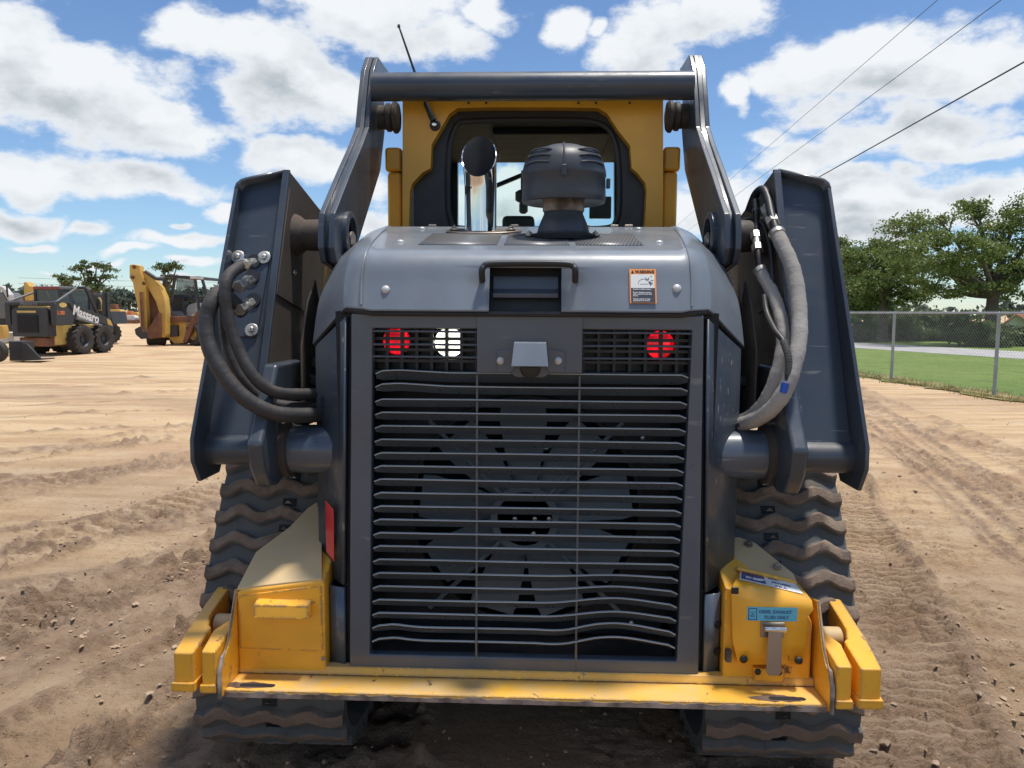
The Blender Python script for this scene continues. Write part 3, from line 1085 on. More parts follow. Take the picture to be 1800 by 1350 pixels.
# egg-crate backing behind the upper bars
for (pa, pb) in ((655, 838), (1025, 1217)):
    x0, x1 = at(pa, 600, 2.10).x, at(pb, 600, 2.10).x
    z1, z0 = zc(935, 577, 2.10), zc(935, 655, 2.10)
    g = Geo()
    g.b2(x0 - .01, x1 + .01, 2.135, 2.145, z0 - .01, z1 + .02)
    for i in range(8):
        x = x0 + (x1 - x0) * i / 7
        g.b2(x - .0042, x + .0042, 2.092, 2.134, z0, z1)
    for i in range(5):
        z = z0 + (z1 - z0) * i / 4
        g.b2(x0, x1, 2.0915, 2.1335, z - .004, z + .004)
    mk('lamp_grid', g, M['black'], DOOR)


def lens_mat(name, col, st):
    m, t, b = newmat(name)
    tc = t.new('ShaderNodeTexCoord').outputs['Object']
    sp = t.new('ShaderNodeSeparateXYZ')
    t.link(tc, sp.inputs[0])
    # moulded prisms of the lens: light comes out brighter between the ribs
    wx = t.math('ABSOLUTE', t.math('SINE', t.math('MULTIPLY', sp.outputs[0], 520)))
    wz = t.math('ABSOLUTE', t.math('SINE', t.math('MULTIPLY', sp.outputs[2], 390)))
    big = t.noise(tc, 26, 2, 0.5)
    k = t.math('MULTIPLY', t.math('MULTIPLY_ADD', wx, 0.5, 0.55), t.math('MULTIPLY_ADD', wz, 0.5, 0.55))
    k = t.math('MULTIPLY', k, t.ramp(big, 0.35, 0.62, 0.35, 1.25))
    b.inputs['Base Color'].default_value = c4([q * .6 for q in col])
    b.inputs['Emission Color'].default_value = c4(col)
    t.set(b.inputs['Emission Strength'], t.math('MULTIPLY', k, st))
    b.inputs['Roughness'].default_value = 0.12
    return m


def lamp(px, py, r, col, st, name):
    c = at(px, py, 2.118)
    g = Geo()
    g.lathe([(r * 1.12, 0.01), (r * 1.12, -0.004), (r, -0.006)], c, (0, 1, 0), 32, caps=False)
    o = mk(name, g, M['black'], L)
    g = Geo()
    g.lathe([(r, 0.004), (r * .9, -0.004), (r * .5, -0.008), (0, -0.009)], c, (0, 1, 0), 32, caps=False)
    mk('lens', g, lens_mat(name + '_lens', col, st), o)


lamp(697, 599, 0.039, (0.85, 0.006, 0.018), 1.1, 'tail_light')
lamp(1160, 606, 0.039, (0.85, 0.006, 0.018), 1.1, 'tail_light')
lamp(790, 602, 0.041, (1.0, 0.97, 0.84), 3.0, 'reversing_light')

# ---- hood
hp = [  # rows (low rear edge to far top): crease, outer crease, mid corner, silhouette   (px, py, Y)
    [(655, 546, 2.030), (640, 543, 2.036), (609, 541, 2.075), (553, 605, 2.21)],
    [(656, 500, 2.055), (641, 497, 2.061), (610, 492, 2.105), (561, 545, 2.235)],
    [(659, 462, 2.076), (645, 458, 2.083), (617, 452, 2.14), (571, 510, 2.27)],
    [(664, 443, 2.108), (651, 438, 2.122), (628, 434, 2.20), (596, 460, 2.34)],
    [(668, 434, 2.17), (657, 429, 2.19), (640, 424, 2.30), (622, 434, 2.42)],
    [(679, 414, 2.45), (672, 412, 2.46), (662, 408, 2.50), (654, 408, 2.60)],
    [(693, 398, 2.75), (689, 397, 2.75), (686, 396, 2.76), (682, 397, 2.78)]]
H = [[at(*p) for p in r] for r in hp]
for r in H:
    for p in r:
        p.x = p.x - 0.006         # centre the hood
a_hp = (H[0][0], H[2][0])
hb = (a_hp[1].y - a_hp[0].y) / (a_hp[1].z - a_hp[0].z)
ha = a_hp[0].y - hb * a_hp[0].z      # rear face plane Y = ha + hb Z
# straighten the lower rows
H[1][0].y = ha + hb * H[1][0].z


def hoodz(Y):
    pts = [(H[i][0].y, H[i][0].z) for i in (3, 4, 5, 6)]
    return float(np.interp(Y, [p[0] for p in pts], [p[1] for p in pts]))


def col_spline(j, n=9):
    return spline([H[i][j] for i in range(7)], n)


cols = [col_spline(j) for j in range(4)]
RX = (at(995, 510, 2.05).x - at(868, 510, 2.05).x) / 2
nr = len(cols[0])
K = []
for i in range(nr):
    A, A2, Mm, B = cols[0][i], cols[1][i], cols[2][i], cols[3][i]
    D = Vector((B.x + 0.004, 2.95, B.z - 0.015))
    half = [Vector((x, A.y, A.z)) for x in (0, -RX)] + [Vector((-RX + (A.x + RX) * f, A.y, A.z)) for f in (.33, .66)]
    side = [A, A.lerp(A2, .5), A2, A2.lerp(Mm, .5), A2.lerp(Mm, .94), Mm.lerp(B, .05), Mm.lerp(B, .5), Mm.lerp(B, .95)] + [B]
    half += side + [B + (D - B) * .5, D]
    K.append(half)
full = []
for half in K:
    full.append([Vector((-p.x, p.y, p.z)) for p in reversed(half[1:])] + half)
nc = len(full[0])
zr1, zr0 = zc(932, 472, 2.07), zc(932, 546, 2.03) - 1
# snap one row to the recess top
ri = min(range(nr), key=lambda i: abs(full[i][nc // 2].z - zr1))
vs = [p for r in full for p in r]
fs = []
cidx = nc // 2
for i in range(nr - 1):
    for j in range(nc - 1):
        if i < ri and j in (cidx - 1, cidx):
            continue
        fs.append((i * nc + j, i * nc + j + 1, (i + 1) * nc + j + 1, (i + 1) * nc + j))
g = Geo()
g.add(vs, fs)
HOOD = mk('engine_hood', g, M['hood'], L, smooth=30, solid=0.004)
# rubber lip under the hood edge
g = Geo()
lo = [full[0][j] for j in range(nc)]
g.tube([p + Vector((0, 0.012, -0.006)) for p in lo[3:-3]], 0.008, 8)
mk('hood_seal', g, M['black'], HOOD)
# creased step beside the rear panel
for sx in (-1, 1):
    g = Geo()
    g.tube([Vector((-sx * (p.x - 0.002) if sx > 0 else (p.x - 0.002), p.y - 0.0005, p.z)) for p in cols[1][2:-4]], 0.0035, 8)
    mk('hood_crease', g, M['hood'], HOOD)
# recess tray
zt_, zb_ = full[ri][cidx].z, full[0][cidx].z
yt, yb = ha + hb * zt_, ha + hb * zb_
g = Geo()
RXm = RX + 0.002
g.add([(-RXm, yt + .002, zt_ + .002), (RXm, yt + .002, zt_ + .002), (RXm, yb + .002, zb_), (-RXm, yb + .002, zb_),
       (-RXm, yt + .055, zt_ + .002), (RXm, yt + .055, zt_ + .002), (RXm, yb + .075, zb_), (-RXm, yb + .075, zb_)],
      [(0, 1, 5, 4), (1, 2, 6, 5), (3, 0, 4, 7), (4, 5, 6, 7)])
mk('latch_recess', g, M['black'], HOOD, solid=0.002, smooth=0)
g = Geo()
za, zb2 = zc(932, 484, 2.07), zc(932, 516, 2.06)
g.slab([(-RX + .006, yt + .030, za), (-RX + .006, yt + .022, zb2 + .012), (-RX + .006, yt + .004, zb2), (-RX + .006, yt + .006, zb2 - .012), (-RX + .006, yt + .034, zb2 - .010), (-RX + .006, yt + .042, za)], (2 * RX - .012, 0, 0))
mk('latch_paddle', g, M['grey'], HOOD, bevel=0.003)
# handle
hz = [(850, 494), (850, 476), (853, 468), (862, 463.5), (900, 462), (966, 462), (1004, 463.5), (1013, 468), (1016, 476), (1016, 494)]
pts = []
for i, (px, py) in enumerate(hz):
    e = 1 if i in (0, 9) else 0
    p = at(px, py, 2.02)
    pl = ha + hb * p.z
    p.y = pl - (0.004 if e else 0.030)
    p.x -= 0.006
    pts.append(p)
g = Geo()
g.tube(spline(pts, 5), 0.0085, 12)
mk('handle', g, M['black'], HOOD)
nrm = Vector((0, -1, hb)).normalized()


def on_hood(px, py, off=0.0):
    return atP(px, py, ha, hb) + nrm * off


for (px, py) in ((678, 509), (1190, 507)):
    bolt(HOOD, on_hood(px, py), nrm, 0.0115)
for (px, Y) in ((704, 2.28), (742, 2.66), (1159, 2.28), (1122, 2.66)):
    p = at(px, 424, Y)
    bolt(HOOD, (p.x, Y, hoodz(Y) + 0.0005), (0, -.2, 1), 0.011)
for px in (760, 905, 1030, 1080, 1105):
    p = at(px, 398, 2.75)
    g = Geo()
    g.box((p.x, 2.755, H[6][0].z + 0.003), (0.028, 0.02, 0.008))
    mk('hinge', g, M['steel'], HOOD, bevel=0.002)
# perforated screens let into the top
m_, t, b = newmat('perforated_screen')
tc = t.new('ShaderNodeTexCoord').outputs['Object']
sp_ = t.new('ShaderNodeSeparateXYZ')
t.link(tc, sp_.inputs[0])
sx_ = t.math('SINE', t.math('MULTIPLY', t.math('ADD', sp_.outputs[0], t.math('MULTIPLY', sp_.outputs[1], 0.5)), 620))
sy_ = t.math('SINE', t.math('MULTIPLY', sp_.outputs[1], 420))
hole = t.ramp(t.math('MULTIPLY', sx_, sy_), 0.05, 0.3)
t.set(b.inputs['Base Color'], t.mix(hole, (0.20, 0.20, 0.20, 1), (0.02, 0.022, 0.025, 1)))
b.inputs['Roughness'].default_value = 0.4
for (x0, x1) in ((-0.31, -0.085), (-0.065, 0.12), (0.14, 0.33)):
    g = Geo()
    ysn = [2.21, 2.3, 2.4, 2.5]
    g.add([(x, y, hoodz(y) + 0.0025) for y in ysn for x in (x0, x1)], [(0, 1, 3, 2), (2, 3, 5, 4), (4, 5, 7, 6)])
    mk('vent_screen', g, m_, HOOD, solid=0.002)
# warning decal
r_ = Vector((1, 0, 0))
up = Vector((0, hb, 1)).normalized()
def decal(parent, o, w, h, mat, r=r_, u=up, thick=0.0006, name='decal'):
    g = Geo()
    o = Vector(o)
    n_ = r.cross(u).normalized()
    g.slab([o, o + r * w, o + r * w + u * h, o + u * h], n_ * thick)
    return mk(name, g, mat, parent, smooth=0)


dbl = on_hood(1107, 534, 0.0042)
dw = (on_hood(1153, 534) - on_hood(1106, 534)).x
dh = (on_hood(1106, 474) - on_hood(1106, 534)).length
decal(HOOD, dbl, dw, dh, M['d_orange'], name='warning_decal')
decal(HOOD, dbl + r_ * dw * .05 + up * dh * .44 + nrm * .0008, dw * .88, dh * .40, M['d_white'], name='decal_picture')
decal(HOOD, dbl + r_ * dw * .05 + up * dh * .02 + nrm * .0008, dw * .90, dh * .42, M['d_dark'], name='decal_panel')
mk('lettering', text_geo('WARNING', dh * .125, dbl + r_ * dw * .22 + up * dh * .875 + nrm * .0012, r_, up, bold=.0002, sx=.86), M['d_black'], HOOD, smooth=0)
g = Geo()
g.add([dbl + r_ * dw * a_ + up * dh * b_ + nrm * .0014 for a_, b_ in ((.06, .865), (.18, .865), (.12, .97))], [(0, 1, 2)])
mk('warning_triangle', g, M['d_black'], HOOD, smooth=0, solid=0.0003)
for i, ln in enumerate(('Avoid crushing injury.', '', 'Boom linkage moves', 'near engine hood and', 'frame.', '', 'Never stand or lean', 'anywhere on hood.')):
    if ln:
        mk('lettering', text_geo(ln, dh * .058, dbl + r_ * dw * .12 + up * dh * (.385 - .047 * i) + nrm * .0012, r_, up, bold=.00012), M['d_white'], HOOD, smooth=0)
g = Geo()
for (a0, b0, a1, b1, w_) in ((.62, .74, .62, .70, .03), (.62, .69, .72, .69, .035), (.72, .74, .72, .70, .03), (.72, .63, .86, .57, .03), (.74, .60, .80, .53, .03), (.80, .665, .90, .665, .02),
                             (.35, .64, .45, .70, .012), (.45, .70, .6, .70, .012), (.35, .64, .33, .55, .012), (.4, .55, .7, .56, .01), (.8, .80, .84, .77, .02)):
    p, q_ = dbl + r_ * dw * a0 + up * dh * b0 + nrm * .0016, dbl + r_ * dw * a1 + up * dh * b1 + nrm * .0016
    g.tube([p, q_], dw * w_ * .6, 5, flat=1)
mk('pictogram', g, M['d_dark'], HOOD, smooth=0)

# ---- side panels
def side(sx):
    zo = zc(553, 607, 2.2) - 0.005
    zi = 1.385
    zlo = 0.637
    g = Geo()
    # chamfer panel bending into the side wall
    prof = [(0.503, 2.086), (0.508, 2.073), (0.514, 2.074), (0.608, 2.196), (0.613, 2.210), (0.616, 2.9)]
    tops = [zi, zi, zi - .004, zo + .004, zo - 0.002, zo - 0.01]
    vs = [(x, y, zlo + (0.0 if k < 3 else 0.0)) for k, (x, y) in enumerate(prof)] + [(x, y, z) for (x, y), z in zip(prof, tops)]
    n = len(prof)
    vs = [(x - (.021 if k % n < 3 else 0) * (z - .40) / .98, y, z) for k, (x, y, z) in enumerate(vs)]
    g.add(vs, [(i, i + 1, n + i + 1, n + i) for i in range(n - 1)])
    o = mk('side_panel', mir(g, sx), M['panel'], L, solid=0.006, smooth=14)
    g = Geo()
    prof = [(0.499, 2.086), (0.504, 2.072), (0.545, 2.086), (0.552, 2.10), (0.554, 2.2)]
    n = len(prof)
    g.add([(x, y, z) for z in (0.392, 0.628) for x, y in prof], [(i, i + 1, n + i + 1, n + i) for i in range(n - 1)])
    mk('lower_trim', mir(g, sx), M['grey'], L, solid=0.005, smooth=14)
    if sx < 0:
        # red reflector on the chamfer
        d = Vector((-0.048, 0.060, 0)).normalized()
        p0 = Vector((-0.533, 2.0976, 0))
        d = Vector((-0.096, 0.126, 0)).normalized()
        nn = Vector((-0.126, -0.096, 0)).normalized()
        z1, z0 = zc(590, 893, 2.11), zc(590, 984, 2.11)
        g = Geo()
        a0, a1 = p0 + d * -0.002 + nn * .0035, p0 + d * 0.055 + nn * .0035
        g.slab([Vector((a0.x, a0.y, z0 + 0.0)), Vector((a1.x, a1.y, z0 + .014)), Vector((a1.x, a1.y, z1 + .014)), Vector((a0.x, a0.y, z1))], nn * .002)
        mk('reflector', g, M['red_refl'], o, bevel=0.001)
    else:
        for py in (1100, 1148):
            g = Geo()
            p = at(1256, py, 2.075)
            g.lathe([(0.011, 0), (0.011, 0.004), (0, 0.004)], (0.541, 2.0845, p.z), Vector((.45, -1, 0)), 16)
            mk('bolt_hole', g, M['pit'], o, smooth=30)


both(side)

# ---- exhaust
ex = at(845, 400, 2.55)
g = Geo()
n = 40
rr = 0.0535
zlow, zhigh = zc(845, 311, 2.50), zc(845, 239, 2.60)
ring0, ring1, ring2, ringi, ringb = [], [], [], [], []
vs = []
cx, cy = ex.x - .0, 2.55
zbase = hoodz(2.55)
for lvl in range(7):
    for j in range(n):
        a_ = 2 * math.pi * j / n
        rad = rr
        x, y = math.cos(a_), math.sin(a_)
        ztop = (zlow + zhigh) / 2 + y * (zhigh - zlow) / 2
        if lvl == 0:
            p = (cx + x * rr * .98, cy + y * rr * .98, zbase)
        elif lvl == 1:
            p = (cx + x * rr * .98, cy + y * rr * .98, zlow - 0.03)
        elif lvl == 2:
            p = (cx - 0.003 + x * rr * 1.02, cy + y * rr * 1.02, max(zlow - 0.015, ztop - .02))
        elif lvl == 3:
            p = (cx - 0.006 + x * rr * 1.07, cy + y * rr * 1.07, ztop)
        elif lvl == 4:
            p = (cx - 0.006 + x * rr * 1.01, cy + y * rr * 1.01, ztop + .0005)
        elif lvl == 5:
            p = (cx - 0.003 + x * rr * .96, cy + y * rr * .96, max(zlow - 0.015, ztop - .02))
        else:
            p = (cx + x * rr * .9, cy + y * rr * .9, zlow - 0.25)
        vs.append(p)
fs = [(l * n + j, l * n + (j + 1) % n, (l + 1) * n + (j + 1) % n, (l + 1) * n + j) for l in range(4) for j in range(n)]
fi = [(l * n + j, l * n + (j + 1) % n, (l + 1) * n + (j + 1) % n, (l + 1) * n + j) for l in range(4, 6) for j in range(n)]
fi.append(tuple(6 * n + j for j in range(n)))
g.add(vs, fs, 0)
g.f += fi
g.m += [1] * len(fi)
EX = mk('exhaust_pipe', g, [M['chrome'], M['pit']], L, smooth=50)
g = Geo()
pr = []
for j in range(36):
    a_ = 2 * math.pi * j / 36
    pr.append(Vector((cx + .01 + math.cos(a_) * .125, cy + math.sin(a_) * .075, hoodz(cy + math.sin(a_) * .075) + .002)))
g.slab(pr, (0, 0, .006))
mk('exhaust_flange', g, M['steel'], EX, bevel=.002)
for dx in (-.085, .10):
    bolt(EX, (cx + dx, cy - .02, hoodz(cy) + .005), (0, 0, 1), .010, washer=.015, mat=M['steel'])

# ---- air cleaner bowl
Ya = 2.42
ax_ = at(991, 330, Ya).x
def rz(rp, py, Y=Ya):
    return (rp * (Y + .03) / FPX, at(991, py, Y).z)
prof = [(0, 257), (28, 258), (34, 261), (50, 266), (61, 275), (67, 287), (70, 299), (71, 304), (71.5, 309), (71.5, 312), (70, 314), (71, 345), (71.5, 352), (70, 357), (67, 358), (60, 352), (36, 350)]
g = Geo()
g.lathe([rz(*p) for p in prof], (ax_, Ya, 0), (0, 0, 1), 64, caps=False)
AC = mk('air_cleaner', g, M['cleaner'], L, smooth=45)
g = Geo()
for (a0, a1) in ((200, 250), (290, 340), (20, 70), (110, 160)):
    for (rp, py) in ((60.5, 274), (66.5, 285), (69.8, 297)):
        pts = []
        for k in range(9):
            a_ = RAD(a0 + (a1 - a0) * k / 8)
            r_2, z_ = rz(rp + 0.6, py - 3.0 * math.sin(math.pi * k / 8))
            pts.append(Vector((ax_ + math.cos(a_) * r_2, Ya + math.sin(a_) * r_2, z_)))
        g.tube(pts, [.0008] + [.0032] * 7 + [.0008], 6)
mk('moulding_ribs', g, M['cleaner'], AC)
g = Geo()
pts = [Vector((ax_ - .003, Ya - rz(rp, py)[0], rz(rp, py)[1])) for rp, py in ((28, 257), (50, 265), (61, 274), (67, 286), (70.5, 300), (72, 310))]
g.tube(pts, .0028, 8)
mk('moulding_seam', g, M['cleaner'], AC)
g = Geo()
p = rz(72, 310)
g.box((ax_ - .003, Ya - p[0] - .003, p[1] - .005), (.015, .010, .034))
mk('clip', g, M['cleaner'], AC, bevel=.004)
g = Geo()
g.box((ax_ + p[0] + .004, Ya - .02, p[1] - .025), (.012, .02, .03))
mk('clip', g, M['cleaner'], AC, bevel=.003)
g = Geo()
g.lathe([rz(35, 350), rz(35.5, 371), rz(34, 373), rz(30, 373)], (ax_, Ya, 0), (0, 0, 1), 48, caps=False)
mk('clamp_band', g, M['worn'], AC, smooth=40)
g = Geo()
zb_ = hoodz(Ya)
g.lathe([rz(33, 368), rz(33.5, 377), rz(38, 388), rz(42, 398), rz(44.5, 408), (rz(46, 414)[0], zb_ - .005)], (ax_, Ya, 0), (0, 0, 1), 56, caps=False)
g.lathe([(rz(50, 414)[0], zb_ - .012), (rz(58, 414)[0], zb_ + .004), (rz(45, 414)[0], zb_ + .012)], (ax_, Ya, 0), (0, 0, 1), 48, caps=False)
mk('air_cleaner_neck', g, M['cleaner'], AC, smooth=40)
for dx in (-.105, .098):
    bolt(AC, (ax_ + dx, Ya - .02, zb_ + .001), (0, 0, 1), .010, washer=.014, mat=M['steel'])

# ---- cab
YC = 2.92
def cp(px, py, dx=0.0):
    p = at(px, py, YC)
    return Vector((p.x + 0.012 + dx, YC, p.z))
inn = [(798, 190), (860, 188.5), (985, 188.5), (1046, 190), (1062, 200), (1080, 228), (1102, 256), (1105, 296), (1114, 303), (1129, 322), (1131, 336), (1127, 410), (713, 410), (715, 336), (719, 322), (737, 303), (751, 296), (753, 254), (766, 232), (784, 200)]
out = [(798, 137), (860, 137), (985, 137), (1046, 137), (1090, 137), (1160, 145), (1160, 256), (1160, 296), (1160, 303), (1160, 322), (1160, 336), (1159, 410), (702, 410), (702, 336), (702, 322), (702, 303), (702, 296), (702, 254), (702, 145), (770, 137)]
g = Geo()
g.ring_plate([cp(*p) for p in out], [cp(*p) for p in inn], (0, 0.05, 0))
CAB = mk('cab', g, M['cabyel'], L, bevel=.008, seg=3)
g = Geo()
hw = 0.478
ztop = cp(930, 137).z
g.b2(-hw, hw, YC + .05, 4.15, ztop - .06, ztop - .005)
mk('cab_roof', g, M['grey'], CAB, bevel=.03)
g = Geo()
g.b2(-hw + .03, hw - .03, YC + .08, 4.05, ztop - .09, ztop - .062)
mk('roof_liner', g, M['pit'], CAB)
for sx in (-1, 1):
    # side frames: posts and sill, with a mesh window
    g = Geo()
    a0, a1 = sx * (hw - .03), sx * hw
    g.b2(a0, a1, YC + .05, 3.20, 1.30, ztop - .06)
    mk('cab_post', g, M['grey'], CAB, bevel=.006)
    g = Geo()
    g.b2(a0, a1, 4.02, 4.12, 0.85, ztop - .06)
    mk('cab_post', g, M['grey'], CAB, bevel=.006)
    g = Geo()
    g.b2(a0, a1, 3.20, 4.02, 0.85, 1.45)
    mk('cab_side', g, M['grey'], CAB)
    g = Geo()
    g.b2(sx * (hw - .02), sx * (hw - .015), 3.20, 4.02, 1.45, ztop - .06)
    mk('side_window', g, M['sglass'], CAB)
    # outer light-yellow tower beside the cab
    g = Geo()
    x0, x1 = sx * .495, sx * .550
    zt2 = zc(690, 262, 3.0)
    g.b2(x0, x1 + sx * .008, 2.96, 3.16, zt2 - .09, zt2)
    g.b2(x0, x1, 2.965, 3.12, 1.25, zt2 - .092)
    mk('cab_side_tower', g, M['cabyel'], CAB, bevel=.012)
    # lift arm stop between cab and link
    g = Geo()
    zz = zc(930, 202, 2.9)
    g.lathe([(.030, 0), (.050, .004), (.058, .012), (.058, .022), (.046, .028), (.052, .036), (.052, .048), (.044, .052), (.044, .10)], (sx * .492, 2.93, zz), (sx, 0, 0), 28)
    mk('stop_cushion', g, M['dirty'], L)
# black rubber surround and window
g = Geo()
win = [(800, 208), (870, 205), (990, 205), (1040, 208), (1066, 222), (1080, 250), (1085, 300), (1085, 360), (1080, 385), (1064, 398), (990, 400), (870, 400), (795, 398), (784, 385), (779, 360), (779, 300), (782, 250), (790, 222)]
big = [(790, 180), (870, 176), (990, 176), (1050, 180), (1090, 200), (1115, 250), (1120, 296), (1145, 340), (1145, 400), (1140, 430), (990, 430), (870, 430), (740, 430), (700, 400), (700, 340), (730, 300), (745, 250), (760, 200)]
def cq(px, py, dy):
    p = cp(px, py)
    return Vector((p.x, YC + dy, p.z))
g.ring_plate([cq(*p, .053) for p in big], [cq(*p, .053) for p in win], (0, .02, 0))
mk('window_surround', g, M['black'], CAB, bevel=.004)
g = Geo()
loop = spline([cq(*p, .050) for p in win + win[:1]], 4)
g.tube(loop, .011, 8, caps=False)
mk('window_seal', g, M['black'], CAB)
g = Geo()
g.slab([cq(*p, .058) for p in win], (0, .004, 0))
mk('window_glass', g, M['glass'], CAB, smooth=0)
# cab interior: front frame, header, seat top, wiper, joystick boxes
g = Geo()
def cf(px, py, Y=4.06):
    p = at(px, py, Y)
    return Vector((p.x + .012, Y, p.z))
fo = [cf(740, 180), cf(1125, 180), cf(1125, 470), cf(740, 470)]
fi_ = [cf(800, 272), cf(1076, 272), cf(1076, 450), cf(800, 450)]
g.ring_plate(fo, fi_, (0, .05, 0))
mk('front_frame', g, M['black'], CAB)
g = Geo()
a_, b_ = cf(868, 250, 3.6), cf(1060, 262, 3.6)
g.b2(a_.x, b_.x, 3.3, 3.9, b_.z, a_.z)
mk('headliner', g, M['pit'], CAB, bevel=.01)
g = Geo()
g.tube([cf(845, 336, 4.0), cf(925, 303, 4.0)], .012, 8)
mk('wiper_arm', g, M['grey'], CAB)
g = Geo()
a_, b_ = cf(880, 383, 3.7), cf(935, 430, 3.7)
g.b2(a_.x, b_.x, 3.6, 3.8, b_.z, a_.z)
mk('control_console', g, M['fan'], CAB, bevel=.02)
g = Geo()
for (px, py, w_) in ((918, 320, .02), (912, 345, .03), (916, 365, .022)):
    c_ = cf(px, py, 3.9)
    g.lathe([(w_ * .5, -.03), (w_, -.02), (w_, .02), (w_ * .5, .03)], c_, (0, 0, 1), 12)
g.tube([cf(916, 300, 3.9), cf(914, 375, 3.9)], .012, 8)
mk('control_valve', g, M['fan'], CAB)
g = Geo()
a_, b_ = cf(1032, 345, 3.75), cf(1070, 384, 3.75)
g.slab([(a_.x, 3.75, a_.z), (b_.x, 3.75, a_.z), (b_.x, 3.75, b_.z), (a_.x, 3.75, b_.z)], (0, .02, 0))
mk('monitor', g, M['fan'], CAB, bevel=.006)
for px in (818, 849, 1011, 1042, 1101):
    c_ = cp(px, 181)
    g = Geo()
    g.lathe([(.0045, 0), (.0045, .001), (0, .001)], c_ + Vector((0, -.0005, 0)), (0, -1, 0), 12)
    mk('bolt_hole', g, M['pit'], CAB)

# ---- antenna
g = Geo()
base = at(764, 219, 2.905)
g.lathe([(.020, 0), (.020, .005), (.014, .008)], (base.x, 2.92, base.z), (0, -1, 0), 20)
ANT = mk('antenna', g, M['black'], L)
g = Geo()
g.lathe([(.008, 0), (.011, .006), (.010, .016), (0, .02)], (base.x, 2.913, base.z), (0, -1, .2), 16)
mk('ball_joint', g, M['chrome'], ANT)
p1, p2, p3 = at(762, 212, 2.90), at(748, 182, 2.90), at(701, 46, 2.90)
g = Geo()
g.tube([p1, p2], [.0115, .0085], 12)
mk('antenna_grip', g, M['black'], ANT)
g = Geo()
g.tube([p2, p2.lerp(p3, .5), p3], [.0055, .0045, .003], 8)
g.lathe([(.004, -.006), (.006, 0), (.004, .006)], p3, (0, 0, 1), 8)
mk('antenna_rod', g, M['black'], ANT)

# ---- rear links and cross tube
YT = 2.82
zT = (zc(665, 151.5, YT) + zc(1195, 152, YT)) / 2
g = Geo()
g.lathe([(.049, -.568), (.049, .568)], (0, YT, zT), (1, 0, 0), 48)
mk('cross_tube', g, M['arm'], L, smooth=30)
lp = [(atX(1229.7, 104, .62)), atX(1236, 128, .62), atX(1240, 180, .62), atX(1243, 229, .62), atX(1252, 258, .62), atX(1270.5, 308, .62), atX(1295, 379, .62), atX(1296.5, 402, .62), atX(1296, 440, .62), atX(1291, 466, .62)]
lprof = [(p.y - 0.05, p.z) for p in lp]
lin = [atX(1262, 482, .60), atX(1232, 440, .57), atX(1199, 304.5, .57), atX(1194, 236, .57), atX(1195.5, 177, .57), atX(1190.6, 127, .57)]
lprof += [(lin[0].y - .02, lin[0].z)] + [(p.y - .05, p.z) for p in lin[1:]] + [(lin[-1].y - .09, lp[0].z + .004)]
pc = atX(1246, 418, .57)
HC = (pc.y - .05, pc.z)


def rear_link(sx):
    g = Geo()
    g.plate(lprof, .570, .588)
    o = mk('rear_link', mir(g, sx), M['arm'], L, bevel=.004)
    g = Geo()
    g.plate(lprof, .602, .620)
    mk('link_plate', mir(g, sx), M['arm'], o, bevel=.004)
    g = Geo()
    cy_ = sum(p[0] for p in lprof) / len(lprof)
    cz_ = sum(p[1] for p in lprof) / len(lprof)
    g.plate([(y + (cy_ - y) * .05 + (.006 if y < cy_ else 0), z + (cz_ - z) * .012) for y, z in lprof], .588, .602)
    mk('link_core', mir(g, sx), M['arm'], o)
    g = Geo()
    g.lathe([(.074, 0), (.074, .014), (.068, .018), (.055, .018), (.055, .004)], (.571, HC[0], HC[1]), (-1, 0, 0), 36, caps=False)
    mk('pivot_boss', mir(g, sx), M['arm'], o, smooth=35)
    g = Geo()
    g.lathe([(.0555, .006), (.052, .001), (.0, .001)], (.571, HC[0], HC[1]), (-1, 0, 0), 28, caps=False)
    mk('pivot_hole', mir(g, sx), M['pit'], o)
    g = Geo()
    g.lathe([(.026, .004), (.026, .014), (.018, .02), (0, .02)], (.571, HC[0] + .012, HC[1] - .012), (-1, 0, 0), 24)
    mk('pin', mir(g, sx), M['steel'], o)
    g = Geo()
    g.lathe([(.072, 0), (.072, .022), (.050, .026), (.048, .085), (.060, .10), (.075, .132)], (.620, HC[0], HC[1]), (1, 0, 0), 36)
    mk('pivot_spacer', mir(g, sx), M['dirty'], o, smooth=35)
    q_ = atX(1240, 190, .62)
    bolt(o, (sx * .595, q_.y - .052, q_.z), (0, -1, 0), .008, mat=M['zinc'])


both(rear_link)

# ---- boom arms
PA, PB = 1.65, 0.40            # leaning rear plane Y = PA + PB z
QA, QB = 1.745, 0.367          # recessed back panel


def py_(z, a=PA, b=PB):
    return a + b * z


